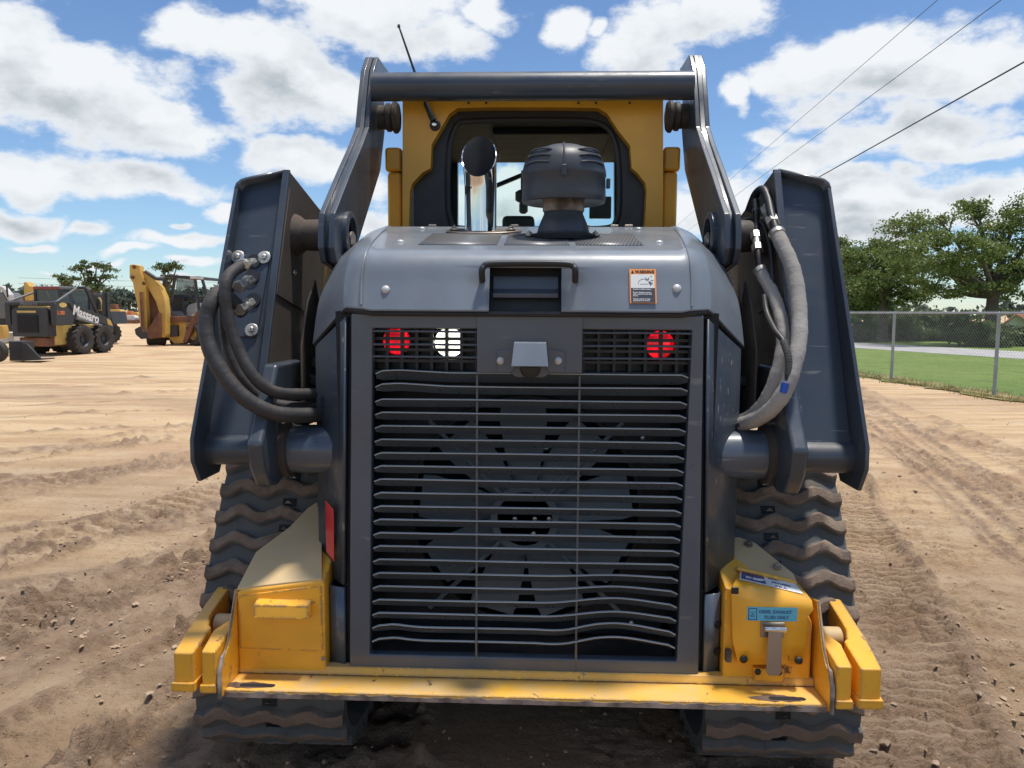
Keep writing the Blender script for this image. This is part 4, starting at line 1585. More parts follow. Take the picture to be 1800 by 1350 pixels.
def boom(sx):
    zt_in, zt_out = 1.835, 1.795
    zbot, zfoot = 0.985, 0.925
    # outer wall
    g = Geo()
    outer = [(py_(1.775), 1.775), (py_(1.05) - .035, 1.05), (2.035, .99), (2.075, .925), (2.20, .925), (2.235, .975), (2.45, .99), (2.75, 1.15), (3.0, 1.35), (3.1, 1.60), (2.85, 1.72)]
    g.plate(outer, .888, .900)
    g.v = [(x + .013 * max(0, min(1, (1.78 - z) / .75)), y, z) for x, y, z in g.v]
    B = mk('boom_arm', mir(g, sx), M['arm'], L, bevel=.003)
    # top cap with rounded outer corner
    path = [(.750, 1.835), (.868, 1.808), (.884, 1.802), (.896, 1.790), (.900, 1.772)]
    vs, fs = [], []
    for (x, z) in path:
        vs += [(x, py_(z), z), (x, py_(z) + .55, z - .11)]
    fs = [(2 * i, 2 * i + 2, 2 * i + 3, 2 * i + 1) for i in range(len(path) - 1)]
    g = Geo()
    g.add(vs, fs)
    mk('top_plate', mir(g, sx), M['arm'], B, solid=.011, smooth=40)
    # recessed back panel
    g = Geo()
    g.slab([(.757, py_(1.825, QA, QB), 1.822), (.889, py_(1.79, QA, QB), 1.790), (.901, py_(1.02, QA, QB), 1.02), (.757, py_(1.02, QA, QB), 1.02)], (0, .012, 0))
    mk('back_panel', mir(g, sx), M['arm'], B, bevel=.002)
    # inner wall, dusty inside
    g = Geo()
    inner = [(py_(1.833), 1.833), (py_(1.3) + .0, 1.30), (py_(1.00), 1.0), (2.10, .955), (2.32, .965), (2.46, 1.12), (2.60, 1.25), (3.0, 1.30), (3.2, 1.50), (2.85, 1.725)]
    g.plate(inner, .738, .756)
    IW = mk('inner_plate', mir(g, sx), M['dusty'], B, bevel=.003)
    g = Geo()
    g.slab([(.7565, py_(1.833) - .001, 1.833), (.7345, py_(1.833) - .001, 1.833), (.7345, py_(1.05) - .001, 1.05), (.7565, py_(1.05) - .001, 1.05)], (0, .013, 0))
    mk('edge_flange', mir(g, sx), M['arm'], B, bevel=.003)
    g = Geo()
    pts = []
    zf = py_(1.6, PA, PB)
    mk('inner_flange', mir(Geo().slab([(.7335, py_(1.80) + .012, 1.775), (.7335, py_(1.45) + .012, 1.45), (.7335, 2.50, 1.40), (.7335, 2.66, 1.66)], (.004, 0, 0)), sx), M['dusty'], B)
    # lower cross tube between the walls
    g = Geo()
    g.lathe([(.044, 0), (.044, .158)], (.745, py_(1.02, QA, QB) + .02, 1.005), (1, 0, 0), 28)
    mk('lower_tube', mir(g, sx), M['arm'], B, smooth=35)
    # pivot knuckle
    kn = [(py_(1.25) - .01, 1.25), (py_(1.10) - .03, 1.12), (2.00, 1.045), (2.02, .975), (2.065, .915), (2.13, .905), (2.22, .93), (2.33, 1.02), (2.38, 1.15), (2.36, 1.25)]
    g = Geo()
    g.plate(kn, .700, .745)
    KN = mk('pivot_knuckle', mir(g, sx), M['arm'], L, bevel=.012, seg=3)
    g = Geo()
    g.lathe([(.085, 0), (.085, .02), (.070, .024), (.070, .03)], (.700, 2.20, 1.0), (-1, 0, 0), 36)
    mk('weld_collar', mir(g, sx), M['dirty'], KN, smooth=35)
    g = Geo()
    g.lathe([(.070, 0), (.070, .135), (.066, .139), (.052, .139), (.050, .125), (.0, .125)], (.680, 2.195, 1.0), (-1, 0, 0), 48)
    mk('pivot_tube', mir(g, sx), M['grey'], KN, smooth=35)
    # lift cylinder and rod inside the arm
    g = Geo()
    g.tube([(.655, 2.62, 1.66), (.665, 2.42, 1.06)], .032, 20)
    o = mk('lift_cylinder', mir(g, sx), M['cream'] if sx < 0 else M['dirty'], B)  # tan left, dark right: sunlit and shaded sides painted by material
    g = Geo()
    arc = [Vector((.70, 2.36 + .10 * math.cos(RAD(a)), 1.30 + .17 * math.sin(RAD(a)))) for a in range(-30, 211, 20)]
    g.plate([(2.24, 1.08), (2.25, 1.30), (2.32, 1.43), (2.40, 1.50), (2.44, 1.42), (2.46, 1.25), (2.46, 1.08)], .664, .670)
    mk('hose_guard', mir(g, sx), M['dusty'], B, bevel=.002)
    for (y, z) in ((2.42, 1.60), (2.405, 1.52)):
        bolt(B, (sx * .733, y, z), (-sx, 0, 0), .009, mat=M['zinc'])
    return B


BL = boom(-1)
BR = boom(1)


def onQ(px, py, off=0.0):
    p = atP(px, py, QA, QB)
    return p + Vector((0, -off, 0))


# hose bulkhead on the left arm
g = Geo()
g.slab([onQ(414, 448, .006), onQ(476, 448, .006), onQ(452, 592, .006), onQ(398, 592, .006)], (0, .006, 0))
BH = mk('hose_bulkhead', g, M['arm'], BL, bevel=.002)
qn = Vector((0, -1, QB)).normalized()
for (px, py) in ((420, 452), (466, 453), (444, 580)):
    bolt(BL, onQ(px, py, .008), qn, .009, name='washer_bolt', mat=M['zinc'], washer=.020)


def fitting(parent, pts, rs, mat, n=6, name='hose_fitting'):
    g = Geo()
    g.tube(pts, rs, n)
    return mk(name, g, mat, parent, smooth=25, bevel=.0015)


def hexfit(parent, a, b, r):
    a, b = Vector(a), Vector(b)
    d = (b - a)
    o = fitting(parent, [a, a + d * .35], [r, r], M['zinc'], 6)
    fitting(parent, [a + d * .32, a + d * .72], [r * .78, r * .78], M['zinc'], 16)
    fitting(parent, [a + d * .68, b], [r * 1.05, r * 1.05], M['zinc'], 6)
    return o


def hose(name, pts, r, mat, clamps=(), n=9, wob=0.0):
    sp = spline([at(*p) for p in pts], n)
    rs = []
    for i, _ in enumerate(sp):
        rs.append(r * (1 + wob * (math.sin(i * .9) * .5 + math.sin(i * 2.3 + 1) * .5)))
    g = Geo()
    g.tube(sp, rs, 16)
    o = mk(name, g, mat, L, smooth=60)
    for u in clamps:
        i = int(u * (len(sp) - 2))
        d = (sp[i + 1] - sp[i]).normalized()
        g = Geo()
        g.lathe([(r * 1.02, -.007), (r * 1.12, -.006), (r * 1.12, .006), (r * 1.02, .007)], sp[i], d, 18)
        mk('hose_clamp', g, M['zinc'], o, smooth=40)
    return o


hose('hydraulic_hose', [(436, 464, 2.17), (420, 470, 2.12), (402, 486, 2.07), (395, 515, 2.05), (400, 555, 2.05), (418, 612, 2.05), (446, 662, 2.05), (480, 688, 2.08), (525, 693, 2.15), (580, 690, 2.26)], .0165, M['hose'], (.07,), wob=.04)
hose('hydraulic_hose', [(428, 548, 2.16), (405, 528, 2.12), (386, 515, 2.08), (372, 532, 2.05), (363, 560, 2.04), (364, 592, 2.03), (376, 630, 2.02), (400, 668, 2.02), (433, 702, 2.03), (475, 724, 2.06), (520, 730, 2.12), (590, 728, 2.24)], .0215, M['hose'], (.18,), wob=.03)
hose('hydraulic_hose', [(430, 500, 2.16), (402, 508, 2.13), (394, 550, 2.10), (400, 610, 2.09), (425, 665, 2.09), (470, 705, 2.12), (525, 715, 2.18), (580, 712, 2.28)], .015, M['hose'], (), wob=.04)
hose('hydraulic_hose', [(480, 735, 2.2), (530, 742, 2.22), (580, 722, 2.3)], .012, M['black'])
for (x0, y0, x1, y1, rr_) in ((440, 492, 418, 505, .017), (441, 532, 420, 545, .017), (446, 460, 432, 466, .012)):
    hexfit(BH, at(x0, y0, 2.20), at(x1, y1, 2.12), rr_)
for (px, py) in ((445, 488), (447, 528), (448, 460)):
    g = Geo()
    g.lathe([(.022, 0), (.022, .004)], onQ(px, py, .008), qn, 20)
    mk('port_ring', g, M['black'], BH)
# valve clutter behind the hoses
for (sx, spots) in ((-1, ((.64, 2.36, 1.235), (.66, 2.34, 1.19))), (1, ((.65, 2.36, 1.20),))):
    for (x, y, z) in spots:
        g = Geo()
        g.box((sx * x, y, z), (.06, .05, .035), Matrix.Rotation(.3, 3, 'Y'))
        mk('hose_bracket', g, M['black'], L, bevel=.008)
g = Geo()
g.tube(spline([at(520, 668, 2.33), at(528, 660, 2.33), at(545, 659, 2.33), at(562, 660, 2.33)], 4), .004, 8)
mk('wire_loop', g, M['black'], L)

# right arm hoses
hose('hydraulic_hose', [(1316, 372, 2.48), (1328, 342, 2.46), (1341, 333, 2.42), (1350, 350, 2.38), (1356, 378, 2.33), (1362, 398, 2.30), (1367, 412, 2.28)], .0125, M['black'])
hose('sleeved_hose', [(1365, 408, 2.29), (1374, 428, 2.26), (1388, 458, 2.22), (1398, 490, 2.19), (1404, 535, 2.15), (1405, 590, 2.10), (1396, 640, 2.07), (1378, 690, 2.06), (1350, 724, 2.10), (1316, 742, 2.17), (1270, 752, 2.28)], .0215, M['sleeve'], (.03,), wob=.05)
hexfit(BR, at(1347, 366, 2.39), at(1360, 393, 2.31), .019)
hose('hydraulic_hose', [(1328, 352, 2.44), (1329, 370, 2.42), (1330, 400, 2.40), (1332, 440, 2.33), (1336, 478, 2.30)], .0105, M['black'])
hexfit(BR, at(1328, 410, 2.38), at(1332, 442, 2.33), .017)
hexfit(BR, at(1329, 355, 2.44), at(1329, 372, 2.42), .012)
hose('sleeved_hose', [(1335, 472, 2.31), (1343, 488, 2.29), (1358, 515, 2.25), (1370, 550, 2.20), (1376, 590, 2.16), (1372, 630, 2.14), (1357, 680, 2.14), (1336, 716, 2.17), (1306, 738, 2.22), (1270, 745, 2.30)], .018, M['sleeve'], (.04,), wob=.06)
hose('wiring_conduit', [(1300, 392, 2.5), (1318, 386, 2.45), (1338, 392, 2.40), (1350, 420, 2.35), (1356, 452, 2.31), (1358, 500, 2.26)], .0075, M['black'])
CD = hose('wiring_conduit', [(1343, 520, 2.24), (1348, 550, 2.20), (1362, 580, 2.13), (1377, 600, 2.09), (1386, 630, 2.06), (1384, 665, 2.05), (1376, 692, 2.05), (1355, 722, 2.08), (1318, 742, 2.16), (1280, 748, 2.2)], .0080, M['black'], n=12)
sp = spline([at(*p) for p in [(1377, 600, 2.09), (1386, 630, 2.06), (1384, 665, 2.05), (1376, 692, 2.05)]], 14)
g = Geo()
for i in range(0, 26):
    d = (sp[i + 1] - sp[i]).normalized()
    g.lathe([(.008, -.0015), (.0098, -.001), (.0098, .001), (.008, .0015)], sp[i], d, 12)
mk('conduit_ribs', g, M['rubber'], CD)
g = Geo()
g.tube([at(1381, 673, 2.045), at(1379, 682, 2.045), at(1377, 690, 2.046)], .0105, 14)
mk('tape_band', g, M['blue_tape'], CD)

# ---- rear bumper ledge
g = Geo()
zl = (at(395, 1212, 1.95).z + at(1450, 1240, 1.95).z) / 2
g.slab([(-.800, 1.95, zl), (.800, 1.95, zl), (.800, 2.12, zl), (-.800, 2.12, zl)], (0, 0, -.020))
g.slab([(-.800, 2.045, zl + .002), (.800, 2.045, zl + .002), (.800, 2.055, zl + .022), (-.800, 2.055, zl + .022), ], (0, .03, 0))
LEDGE = mk('rear_bumper', g, M['ledge'], L, bevel=.002)
g = Geo()
random.seed(3)
xs_ = [-.798 + 1.596 * i / 90 for i in range(91)]
top = [(x, 1.9485, zl - .002 - random.uniform(0, .007)) for x in xs_]
bot = [(x, 1.9485, zl - .0195) for x in reversed(xs_)]
g.slab(top + bot, (0, .0012, 0))
mk('worn_edge', g, M['worn'], LEDGE, smooth=0)
for (pa, pb, py) in ((422, 486, 1202), (1348, 1416, 1232)):
    a_, b_ = at(pa, py, 1.985), at(pb, py, 1.985)
    yc_ = 1.978
    g = Geo()
    pr = []
    for k in range(20):
        an = 2 * math.pi * k / 20
        ex_ = (b_.x - .014) if math.cos(an) > 0 else (a_.x + .014)
        pr.append((ex_ + math.cos(an) * .012, yc_ + math.sin(an) * .009, zl + .0012))
    g.slab(pr, (0, 0, -.001))
    mk('bumper_slot', g, M['pit'], LEDGE, smooth=0)
    g = Geo()
    pr = []
    for k in range(26):
        an = 2 * math.pi * k / 26
        pr.append(((a_.x + b_.x) / 2 - .028 + math.cos(an) * .075 * random.uniform(.8, 1.1), yc_ + math.sin(an) * .018 * random.uniform(.7, 1.2), zl + .0006))
    g.slab(pr, (0, 0, -.001))
    mk('worn_patch', g, M['rustslot'], LEDGE, smooth=0)
g = Geo()
g.b2(-.78, .78, 2.30, 2.34, .26, zl - .016)
mk('skid_plate', g, M['dirty'], L)

# end gussets
def gusset(sx):
    g = Geo()
    pr = [(2.12, .61), (2.062, .622), (2.005, .510), (1.978, .480), (1.955, .472), (1.937, .440), (1.936, zl - .016), (2.12, zl - .016)]
    g.slab([(.800, y, z) for y, z in pr], (.011, 0, 0))
    o = mk('gusset', mir(g, sx), M['yellow'], L, bevel=.003)
    g = Geo()
    pts = [Vector((.8055, y - .0015, z)) for y, z in pr[1:7]]
    g.tube(pts, [.002, .003, .002, .006, .0065, .0055], 8)
    mk('worn_edge', mir(g, sx), M['worn'], o)


both(gusset)


# counterweights
def weights(sx):
    def plan(poly, zb, foot=0.0):
        g = Geo()
        n = len(poly)
        zt_ = [.497 + .19 * (y - 1.93) for _, y in poly]
        vs = [(x, y, zb) for x, y in poly] + [(x, y, z) for (x, y), z in zip(poly, zt_)]
        g.add(vs, [tuple(reversed(range(n))), tuple(range(n, 2 * n))] + [(i, (i + 1) % n, n + (i + 1) % n, n + i) for i in range(n)])
        return g
    # outer slab: thick block at the rear, thinner bar running forward
    o = mk('counterweight', mir(plan([(.870, 1.925), (.924, 1.925), (.936, 2.06), (.940, 2.25), (.902, 2.26), (.898, 2.10), (.884, 2.055), (.872, 2.045)], .412), sx), M['yellow'], L, bevel=.005, seg=2)
    g = Geo()
    g.slab([(.866, 1.918, .390), (.930, 1.918, .390), (.940, 2.06, .390), (.866, 2.06, .390)], (0, 0, .026))
    mk('weight_foot', mir(g, sx), M['yellow'], o, bevel=.004)
    # inner slab beside the gusset
    o = mk('counterweight', mir(plan([(.813, 1.932), (.852, 1.932), (.860, 2.03), (.850, 2.05), (.836, 2.08), (.832, 2.17), (.818, 2.17), (.813, 2.04)], .400), sx), M['yellow'], L, bevel=.005, seg=2)
    g = Geo()
    g.slab([(.813, 1.926, .384), (.857, 1.926, .384), (.862, 2.04, .384), (.813, 2.04, .384)], (0, 0, .024))
    mk('weight_foot', mir(g, sx), M['yellow'], o, bevel=.004)
    g = Geo()
    g.lathe([(.030, 0), (.030, .052)], (.842, 2.125, .492), (1, 0, 0), 20)
    mk('weight_spacer', mir(g, sx), M['cream'], L, bevel=.004)


both(weights)

# left storage box and fender
g = Geo()
x0, x1 = -.800, -.552
zt0, zt1 = .622, .655
g.add([(x0, 2.05, zl), (x1, 2.05, zl), (x1, 2.05, zt1), (x0 + .012, 2.05, zt0), (x0, 2.05, zt0 - .01),
       (x0, 2.22, zl), (x1, 2.22, zl), (x1, 2.22, .72), (x0 + .012, 2.22, .68), (x0, 2.22, .67)],
      [(0, 1, 2, 3, 4), (9, 8, 7, 6, 5), (0, 4, 9, 5), (3, 2, 7, 8), (4, 3, 8, 9), (1, 6, 7, 2), (0, 5, 6, 1)])
SB = mk('storage_box', g, M['yellow'], L, bevel=.006)
g = Geo()
a_, b_ = at(424, 1143, 2.045), at(566, 1028, 2.045)
g.slab([(x0 + .006, 2.0465, a_.z + .004), (x1 - .012, 2.0465, a_.z), (x1 - .006, 2.0465, a_.z + .01), (x1 - .008, 2.0465, zt1 - .012), (x0 + .014, 2.0465, zt0 - .012), (x0 + .006, 2.0465, zt0 - .02)], (0, .005, 0))
mk('box_lid', g, M['yellow'], SB, bevel=.003)
g = Geo()
p0, p1 = at(449, 1060, 2.03), at(545, 1060, 2.03)
z1, z0 = at(497, 1059, 2.03).z, at(497, 1083, 2.03).z
g.add([(p0.x, 2.046, z1 + .004), (p1.x, 2.046, z1 + .004), (p1.x, 2.018, z1 - .004), (p0.x, 2.018, z1 - .004), (p1.x, 2.012, z0), (p0.x, 2.012, z0),
       (p0.x, 2.046, z0 - .006), (p1.x, 2.046, z0 - .006)], [(0, 1, 2, 3), (3, 2, 4, 5), (0, 3, 5, 6), (1, 7, 4, 2)])
mk('handle', g, M['yellow'], SB, bevel=.004, solid=.003)
bolt(SB, at(568, 1158, 2.046), (0, -1, 0), .006, mat=M['worn'])
# fender plates sloping up to the body
def fender(sx):
    g = Geo()
    pts = [(.800, 2.055, .628), (.560, 2.055, .660), (.606, 2.22, .735), (.66, 2.36, .80), (.69, 2.36, .78), (.73, 2.30, .735), (.80, 2.20, .685)]
    if sx > 0:
        pts = [at(1400, 1021, 2.165), at(1290, 998, 2.165), at(1290, 944, 2.30), at(1300, 944, 2.30), at(1328, 954, 2.28), at(1395, 1008, 2.185)]
    g.slab([Vector((p[0], p[1], p[2])) for p in pts], (0, 0, -.008))
    return mk('fender_plate', mir(g, sx) if sx < 0 else g, M['cream'], L, bevel=.002)


fender(-1)
FR = fender(1)
for (px, py, Y) in ((1316, 957, 2.27), (1366, 996, 2.19)):
    p = at(px, py, Y)
    bolt(FR, (p.x, p.y, p.z), (0, -.5, .85), .009, mat=M['worn'], washer=.012)

# right fluid box
g = Geo()
x0, x1 = .552, .790
# body: side walls and base behind the door
g.add([(x0, 2.055, zl), (x1, 2.055, zl), (x1, 2.055, .56), (x1 - .01, 2.055, .580), (x0 + .03, 2.055, .650), (x0, 2.055, .655),
       (x0, 2.22, zl), (x1, 2.22, zl), (x1, 2.22, .62), (x1 - .01, 2.22, .65), (x0 + .03, 2.22, .705), (x0, 2.22, .705)],
      [(0, 1, 2, 3, 4, 5), (11, 10, 9, 8, 7, 6), (0, 5, 11, 6), (5, 4, 10, 11), (4, 3, 9, 10), (3, 2, 8, 9), (2, 1, 7, 8), (1, 0, 6, 7)])
FB = mk('fluid_box', g, M['yellow'], L, bevel=.005)
g = Geo()
def fb(px, py, Y=2.03):
    return at(px, py, Y)
d0 = [fb(1287, 1136), fb(1287, 1050), fb(1298, 1048)]
# door: flat face, then a rounded shoulder running back to the hinge
secs = []
for (pl, pr, Y) in (((1298, 1168), (1411, 1168), 2.030), ((1289, 1130), (1416, 1134), 2.030), ((1287, 1050), (1420, 1084), 2.030), ((1288, 1036), (1430, 1072), 2.034), ((1291, 1024), (1427, 1055), 2.047), ((1295, 1017), (1420, 1046), 2.070), ((1297, 1001), (1400, 1022), 2.16)):
    A_, B_ = at(*pl, Y), at(*pr, Y)
    secs.append((A_, B_))
vs, fs = [], []
for (A_, B_) in secs:
    vs += [A_, A_.lerp(B_, .5), B_]
for i in range(len(secs) - 1):
    for j in range(2):
        fs.append((3 * i + j, 3 * i + j + 1, 3 * i + j + 4, 3 * i + j + 3))
g.add(vs, fs)
DR = mk('fluid_door', g, M['yellow'], L, solid=.018, smooth=50, sub=0)
adopt(DR, L)
dr_sub = DR
# hinge strip
g = Geo()
a_, b_ = at(1294, 999, 2.14), at(1399, 1024, 2.14)
g.tube([a_, b_], .0065, 10)
mk('door_hinge', g, M['yellow'], DR)
# top decal following the sloping top of the door
(A5, B5), (A6, B6) = secs[5], secs[6]
u_ = (A6 - A5)
def dtop(f, v_, off=.003):
    p = A5.lerp(B5, f).lerp(A6.lerp(B6, f), v_)
    nn = (B5 - A5).cross(A6 - A5).normalized()
    if nn.z < 0:
        nn = -nn
    return p + nn * off
for (f0, f1, mt) in ((.04, .93, 'd_white'), (.06, .42, 'd_navy')):
    off = .0012 if mt == 'd_white' else .0018
    g = Geo()
    v0, v1 = (-.05, .96) if mt == 'd_white' else (.06, .86)
    g.slab([dtop(f0, v0, off), dtop(f1, v0, off), dtop(f1, v1, off), dtop(f0, v1, off)], (0, 0, .0004))
    mk('top_decal', g, M[mt], DR, smooth=0)
rr_ = (B5 - A5).normalized()
uu = (A6 - A5).normalized()
mk('lettering', text_geo('DEF', .020, dtop(.12, .25, .0026), rr_, uu, bold=.0004, sx=1.3), M['d_white'], DR, smooth=0)
for i, s_ in enumerate(('DEF', 'FLUID', 'FILL')):
    mk('lettering', text_geo(s_, .0165, dtop(.48 + .03 * i, .60 - .28 * i, .0022), rr_, uu, bold=.0008, sx=1.25), M['d_navy'], DR, smooth=0)
# cyan decal on the face
ox = Vector((1, 0, 0))
oz = Vector((0, 0, 1))
p0, p1 = at(1313, 1091, 2.0285), at(1402, 1070, 2.0285)
w_, h_ = p1.x - p0.x, at(1402, 1070, 2.0285).z - at(1402, 1094, 2.0285).z
ob = Vector((p0.x, 2.0288, at(1402, 1095, 2.0285).z + .004))
decal(DR, ob, w_, h_, M['d_cyan'], ox, oz, name='fluid_decal')
g = Geo()
g.ring_plate([ob + Vector((.003, -.0008, .002)), ob + Vector((.026, -.0008, .002)), ob + Vector((.026, -.0008, h_ - .003)), ob + Vector((.003, -.0008, h_ - .003))],
             [ob + Vector((.005, -.0008, .004)), ob + Vector((.024, -.0008, .004)), ob + Vector((.024, -.0008, h_ - .005)), ob + Vector((.005, -.0008, h_ - .005))], (0, -.0004, 0))
for (a0, b0, a1, b1) in ((.009, .012, .014, .020), (.014, .020, .019, .012), (.019, .012, .009, .012), (.008, .024, .021, .024)):
    g.tube([ob + Vector((a0, -.001, b0)), ob + Vector((a1, -.001, b1))], .0008, 5)
mk('decal_symbol', g, M['d_navy'], DR, smooth=0)
mk('lettering', text_geo('DIESEL EXHAUST', .0125, ob + Vector((.031, -.0006, h_ * .56)), ox, oz, bold=.0002, sx=.92), M['d_navy'], DR, smooth=0)
mk('lettering', text_geo('FLUID ONLY', .0125, ob + Vector((.046, -.0006, h_ * .16)), ox, oz, bold=.0002, sx=.92), M['d_navy'], DR, smooth=0)
# toggle latch
lx0, lx1 = at(1346, 1150, 2.01).x, at(1375, 1150, 2.01).x
zt_, zb_ = at(1360, 1108, 2.0).z, at(1358, 1190, 1.99).z
g = Geo()
g.b2(lx0 - .012, lx1 + .008, 2.022, 2.029, zt_ - .03, zt_ + .012)
LT = mk('toggle_latch', g, M['steel'], L, bevel=.002)
g = Geo()
g.lathe([(.007, 0), (.007, lx1 - lx0 + .012)], (lx0 - .006, 2.006, zt_), (1, 0, 0), 16)
mk('latch_pin', g, M['chrome'], LT)
g = Geo()
g.slab([(lx0 + .004, 2.004, zt_ - .006), (lx1 - .004, 2.004, zt_ - .006), (lx1 - .004, 1.996, zb_ + .01), (lx1 - .012, 1.996, zb_), (lx0 + .006, 1.996, zb_), (lx0, 1.996, zb_ + .008), (lx0, 2.0, zt_ - .05)], (0, .005, 0))
mk('latch_lever', g, M['steel'], LT, bevel=.002)
g = Geo()
a_, b_ = at(1325, 1172, 2.045), at(1377, 1197, 2.045)
g.b2(a_.x, b_.x, 2.038, 2.055, b_.z, a_.z)
mk('latch_plate', g, M['yellow'], FB, bevel=.002)
for (px, py) in ((1332, 1181), (1369, 1182)):
    bolt(FB, at(px, py, 2.037), (0, -1, 0), .009, mat=M['black'])
for (px, py) in ((1307, 1159), (1404, 1161)):
    bolt(FB, at(px, py, 2.026), (0, -1, 0), .011, mat=M['black'])
g = Geo()
p = at(1280, 1152, 2.04)
g.box(p, (.016, .02, .035))
mk('door_stop', g, M['worn'], FB, bevel=.004)
g = Geo()
p = at(1292, 1038, 2.026)
g.box(p, (.020, .006, .020))
mk('rubber_bumper', g, M['black'], FB, bevel=.004)

# ---- rubber tracks
TL = [(2.46, .035), (2.30, .06), (2.21, .13), (2.175, .22), (2.19, .33), (2.225, .47), (2.30, .62), (2.385, .77), (2.46, .88), (2.56, .945), (2.70, .955), (3.2, .88), (3.8, .76), (4.12, .62), (4.24, .42), (4.18, .20), (4.02, .06), (3.8, .035), (3.3, .035), (2.8, .035)]


def loop_resample(pts, step):
    sp = spline([Vector((0, y, z)) for y, z in pts + pts[:1]], 10)
    d = [0]
    for i in range(1, len(sp)):
        d.append(d[-1] + (sp[i] - sp[i - 1]).length)
    n = round(d[-1] / step)
    ys = np.interp(np.linspace(0, d[-1], n, endpoint=False), d, [p.y for p in sp])
    zs = np.interp(np.linspace(0, d[-1], n, endpoint=False), d, [p.z for p in sp])
    return list(zip(ys, zs)), d[-1], sp, d


def make_track():
    g = Geo()
    W0, W1 = .535, .985
    pts, total, sp, dd = loop_resample(TL, .03)
    n = len(pts)
    nrm_ = []
    for i in range(n):
        a_, b_ = pts[i - 1], pts[(i + 1) % n]
        d = Vector((0, b_[0] - a_[0], b_[1] - a_[1])).normalized()
        nrm_.append(Vector((0, d.z, -d.y)) * -1)
    cen = Vector((0, 3.2, .45))
    # outward orientation
    if (Vector((0, *pts[5])) - cen).dot(nrm_[5]) < 0:
        nrm_ = [-v for v in nrm_]
    vs, fs = [], []
    for i in range(n):
        p = Vector((0, *pts[i]))
        for (x, off) in ((W0, 0), (W1, 0), (W1, -.03), (W0, -.03)):
            vs.append(Vector((x, 0, 0)) + p + nrm_[i] * off)
    for i in range(n):
        j = (i + 1) % n
        for k in range(4):
            k2 = (k + 1) % 4
            fs.append((4 * i + k, 4 * i + k2, 4 * j + k2, 4 * j + k))
    g.add(vs, fs)
    # lugs
    lg = Geo()
    NL = round(total / .086)
    ysd = [p.y for p in sp]
    zsd = [p.z for p in sp]

    def P(s, off):
        s = s % total
        y, z = np.interp(s, dd, ysd), np.interp(s, dd, zsd)
        y2, z2 = np.interp((s + .02) % total, dd, ysd), np.interp((s + .02) % total, dd, zsd)
        y1, z1 = np.interp((s - .02) % total, dd, ysd), np.interp((s - .02) % total, dd, zsd)
        d = Vector((0, y2 - y1, z2 - z1)).normalized()
        nn = Vector((0, d.z, -d.y))
        if (Vector((0, y, z)) - cen).dot(nn) < 0:
            nn = -nn
        return Vector((0, y, z)) + nn * off
    rnd = random.Random(5)
    NX = 32
    for k in range(NL):
        s0 = total * k / NL
        vs, fs, ms = [], [], []
        for i in range(NX + 1):
            u = i / NX
            x = W0 + (W1 - W0) * u
            zz = abs(((u * 3.4 + .2) % 1) * 2 - 1) * 2 - 1
            zz = max(-.72, min(.72, zz)) / .72
            sc = s0 + (0.0118 + .002 * math.sin(k * 1.7 + i * .3)) * zz * (1.15 - .5 * (1 - u))
            h = .024 + rnd.uniform(-.0025, .002)
            j1 = rnd.uniform(-.004, .004)
            j2 = rnd.uniform(-.004, .004)
            for (ds, off) in ((-.025, -.001), (-.0185 + j1, h * .80), (-.013 + j1, h), (.011, h + rnd.uniform(-.001, .003)), (.0175 + j2, h * .84), (.024, -.001)):
                vs.append(P(sc + ds, off) + Vector((x, 0, 0)))
        for i in range(NX):
            for j in range(5):
                fs.append((6 * i + j, 6 * i + j + 1, 6 * i + 6 + j + 1, 6 * i + 6 + j))
                ms.append(0 if j in (0, 4) else 1)
        fs += [(5, 4, 3, 2, 1, 0), tuple(6 * NX + j for j in range(6))]
        ms += [0, 0]
        o_ = len(lg.v)
        lg.v += [tuple(v) for v in vs]
        lg.f += [tuple(i + o_ for i in f) for f in fs]
        lg.m += ms
    # metal guide windows between lugs
    wn = Geo()
    for k in range(NL):
        s0 = total * (k + .5) / NL
        c_ = [P(s0 + a_, .002) + Vector((.76 + b_, 0, 0)) for a_, b_ in ((-.013, -.022), (-.013, .022), (.013, .022), (.013, -.022))]
        wn.add(c_, [(0, 1, 2, 3)])
        a_ = P(s0 + .004, .008) + Vector((.765, 0, 0))
        b_ = P(s0 - .006, .001) + Vector((.748, 0, 0))
        c2 = P(s0 - .006, .001) + Vector((.778, 0, 0))
        wn.add([a_, b_, c2], [(0, 1, 2)], 1)
    o_ = len(lg.v)
    lg.v += wn.v
    lg.f += [tuple(i + o_ for i in f) for f in wn.f]
    lg.m += [m_i + 2 for m_i in wn.m]
    return g, lg, wn


tg_, lg_, wn_ = make_track()
for sx in (-1, 1):
    o = mk('rubber_track', mir(tg_, sx), M['rubber'], L, smooth=40)
    mk('tread', mir(lg_, sx), [M['rubber'], M['crust'], M['pit'], M['steel']], o, smooth=35)
    g = Geo()
    g.b2(.60, .92, 2.40, 4.0, .12, .72)
    mk('track_frame', mir(g, sx), M['dirty'], L, bevel=.03)

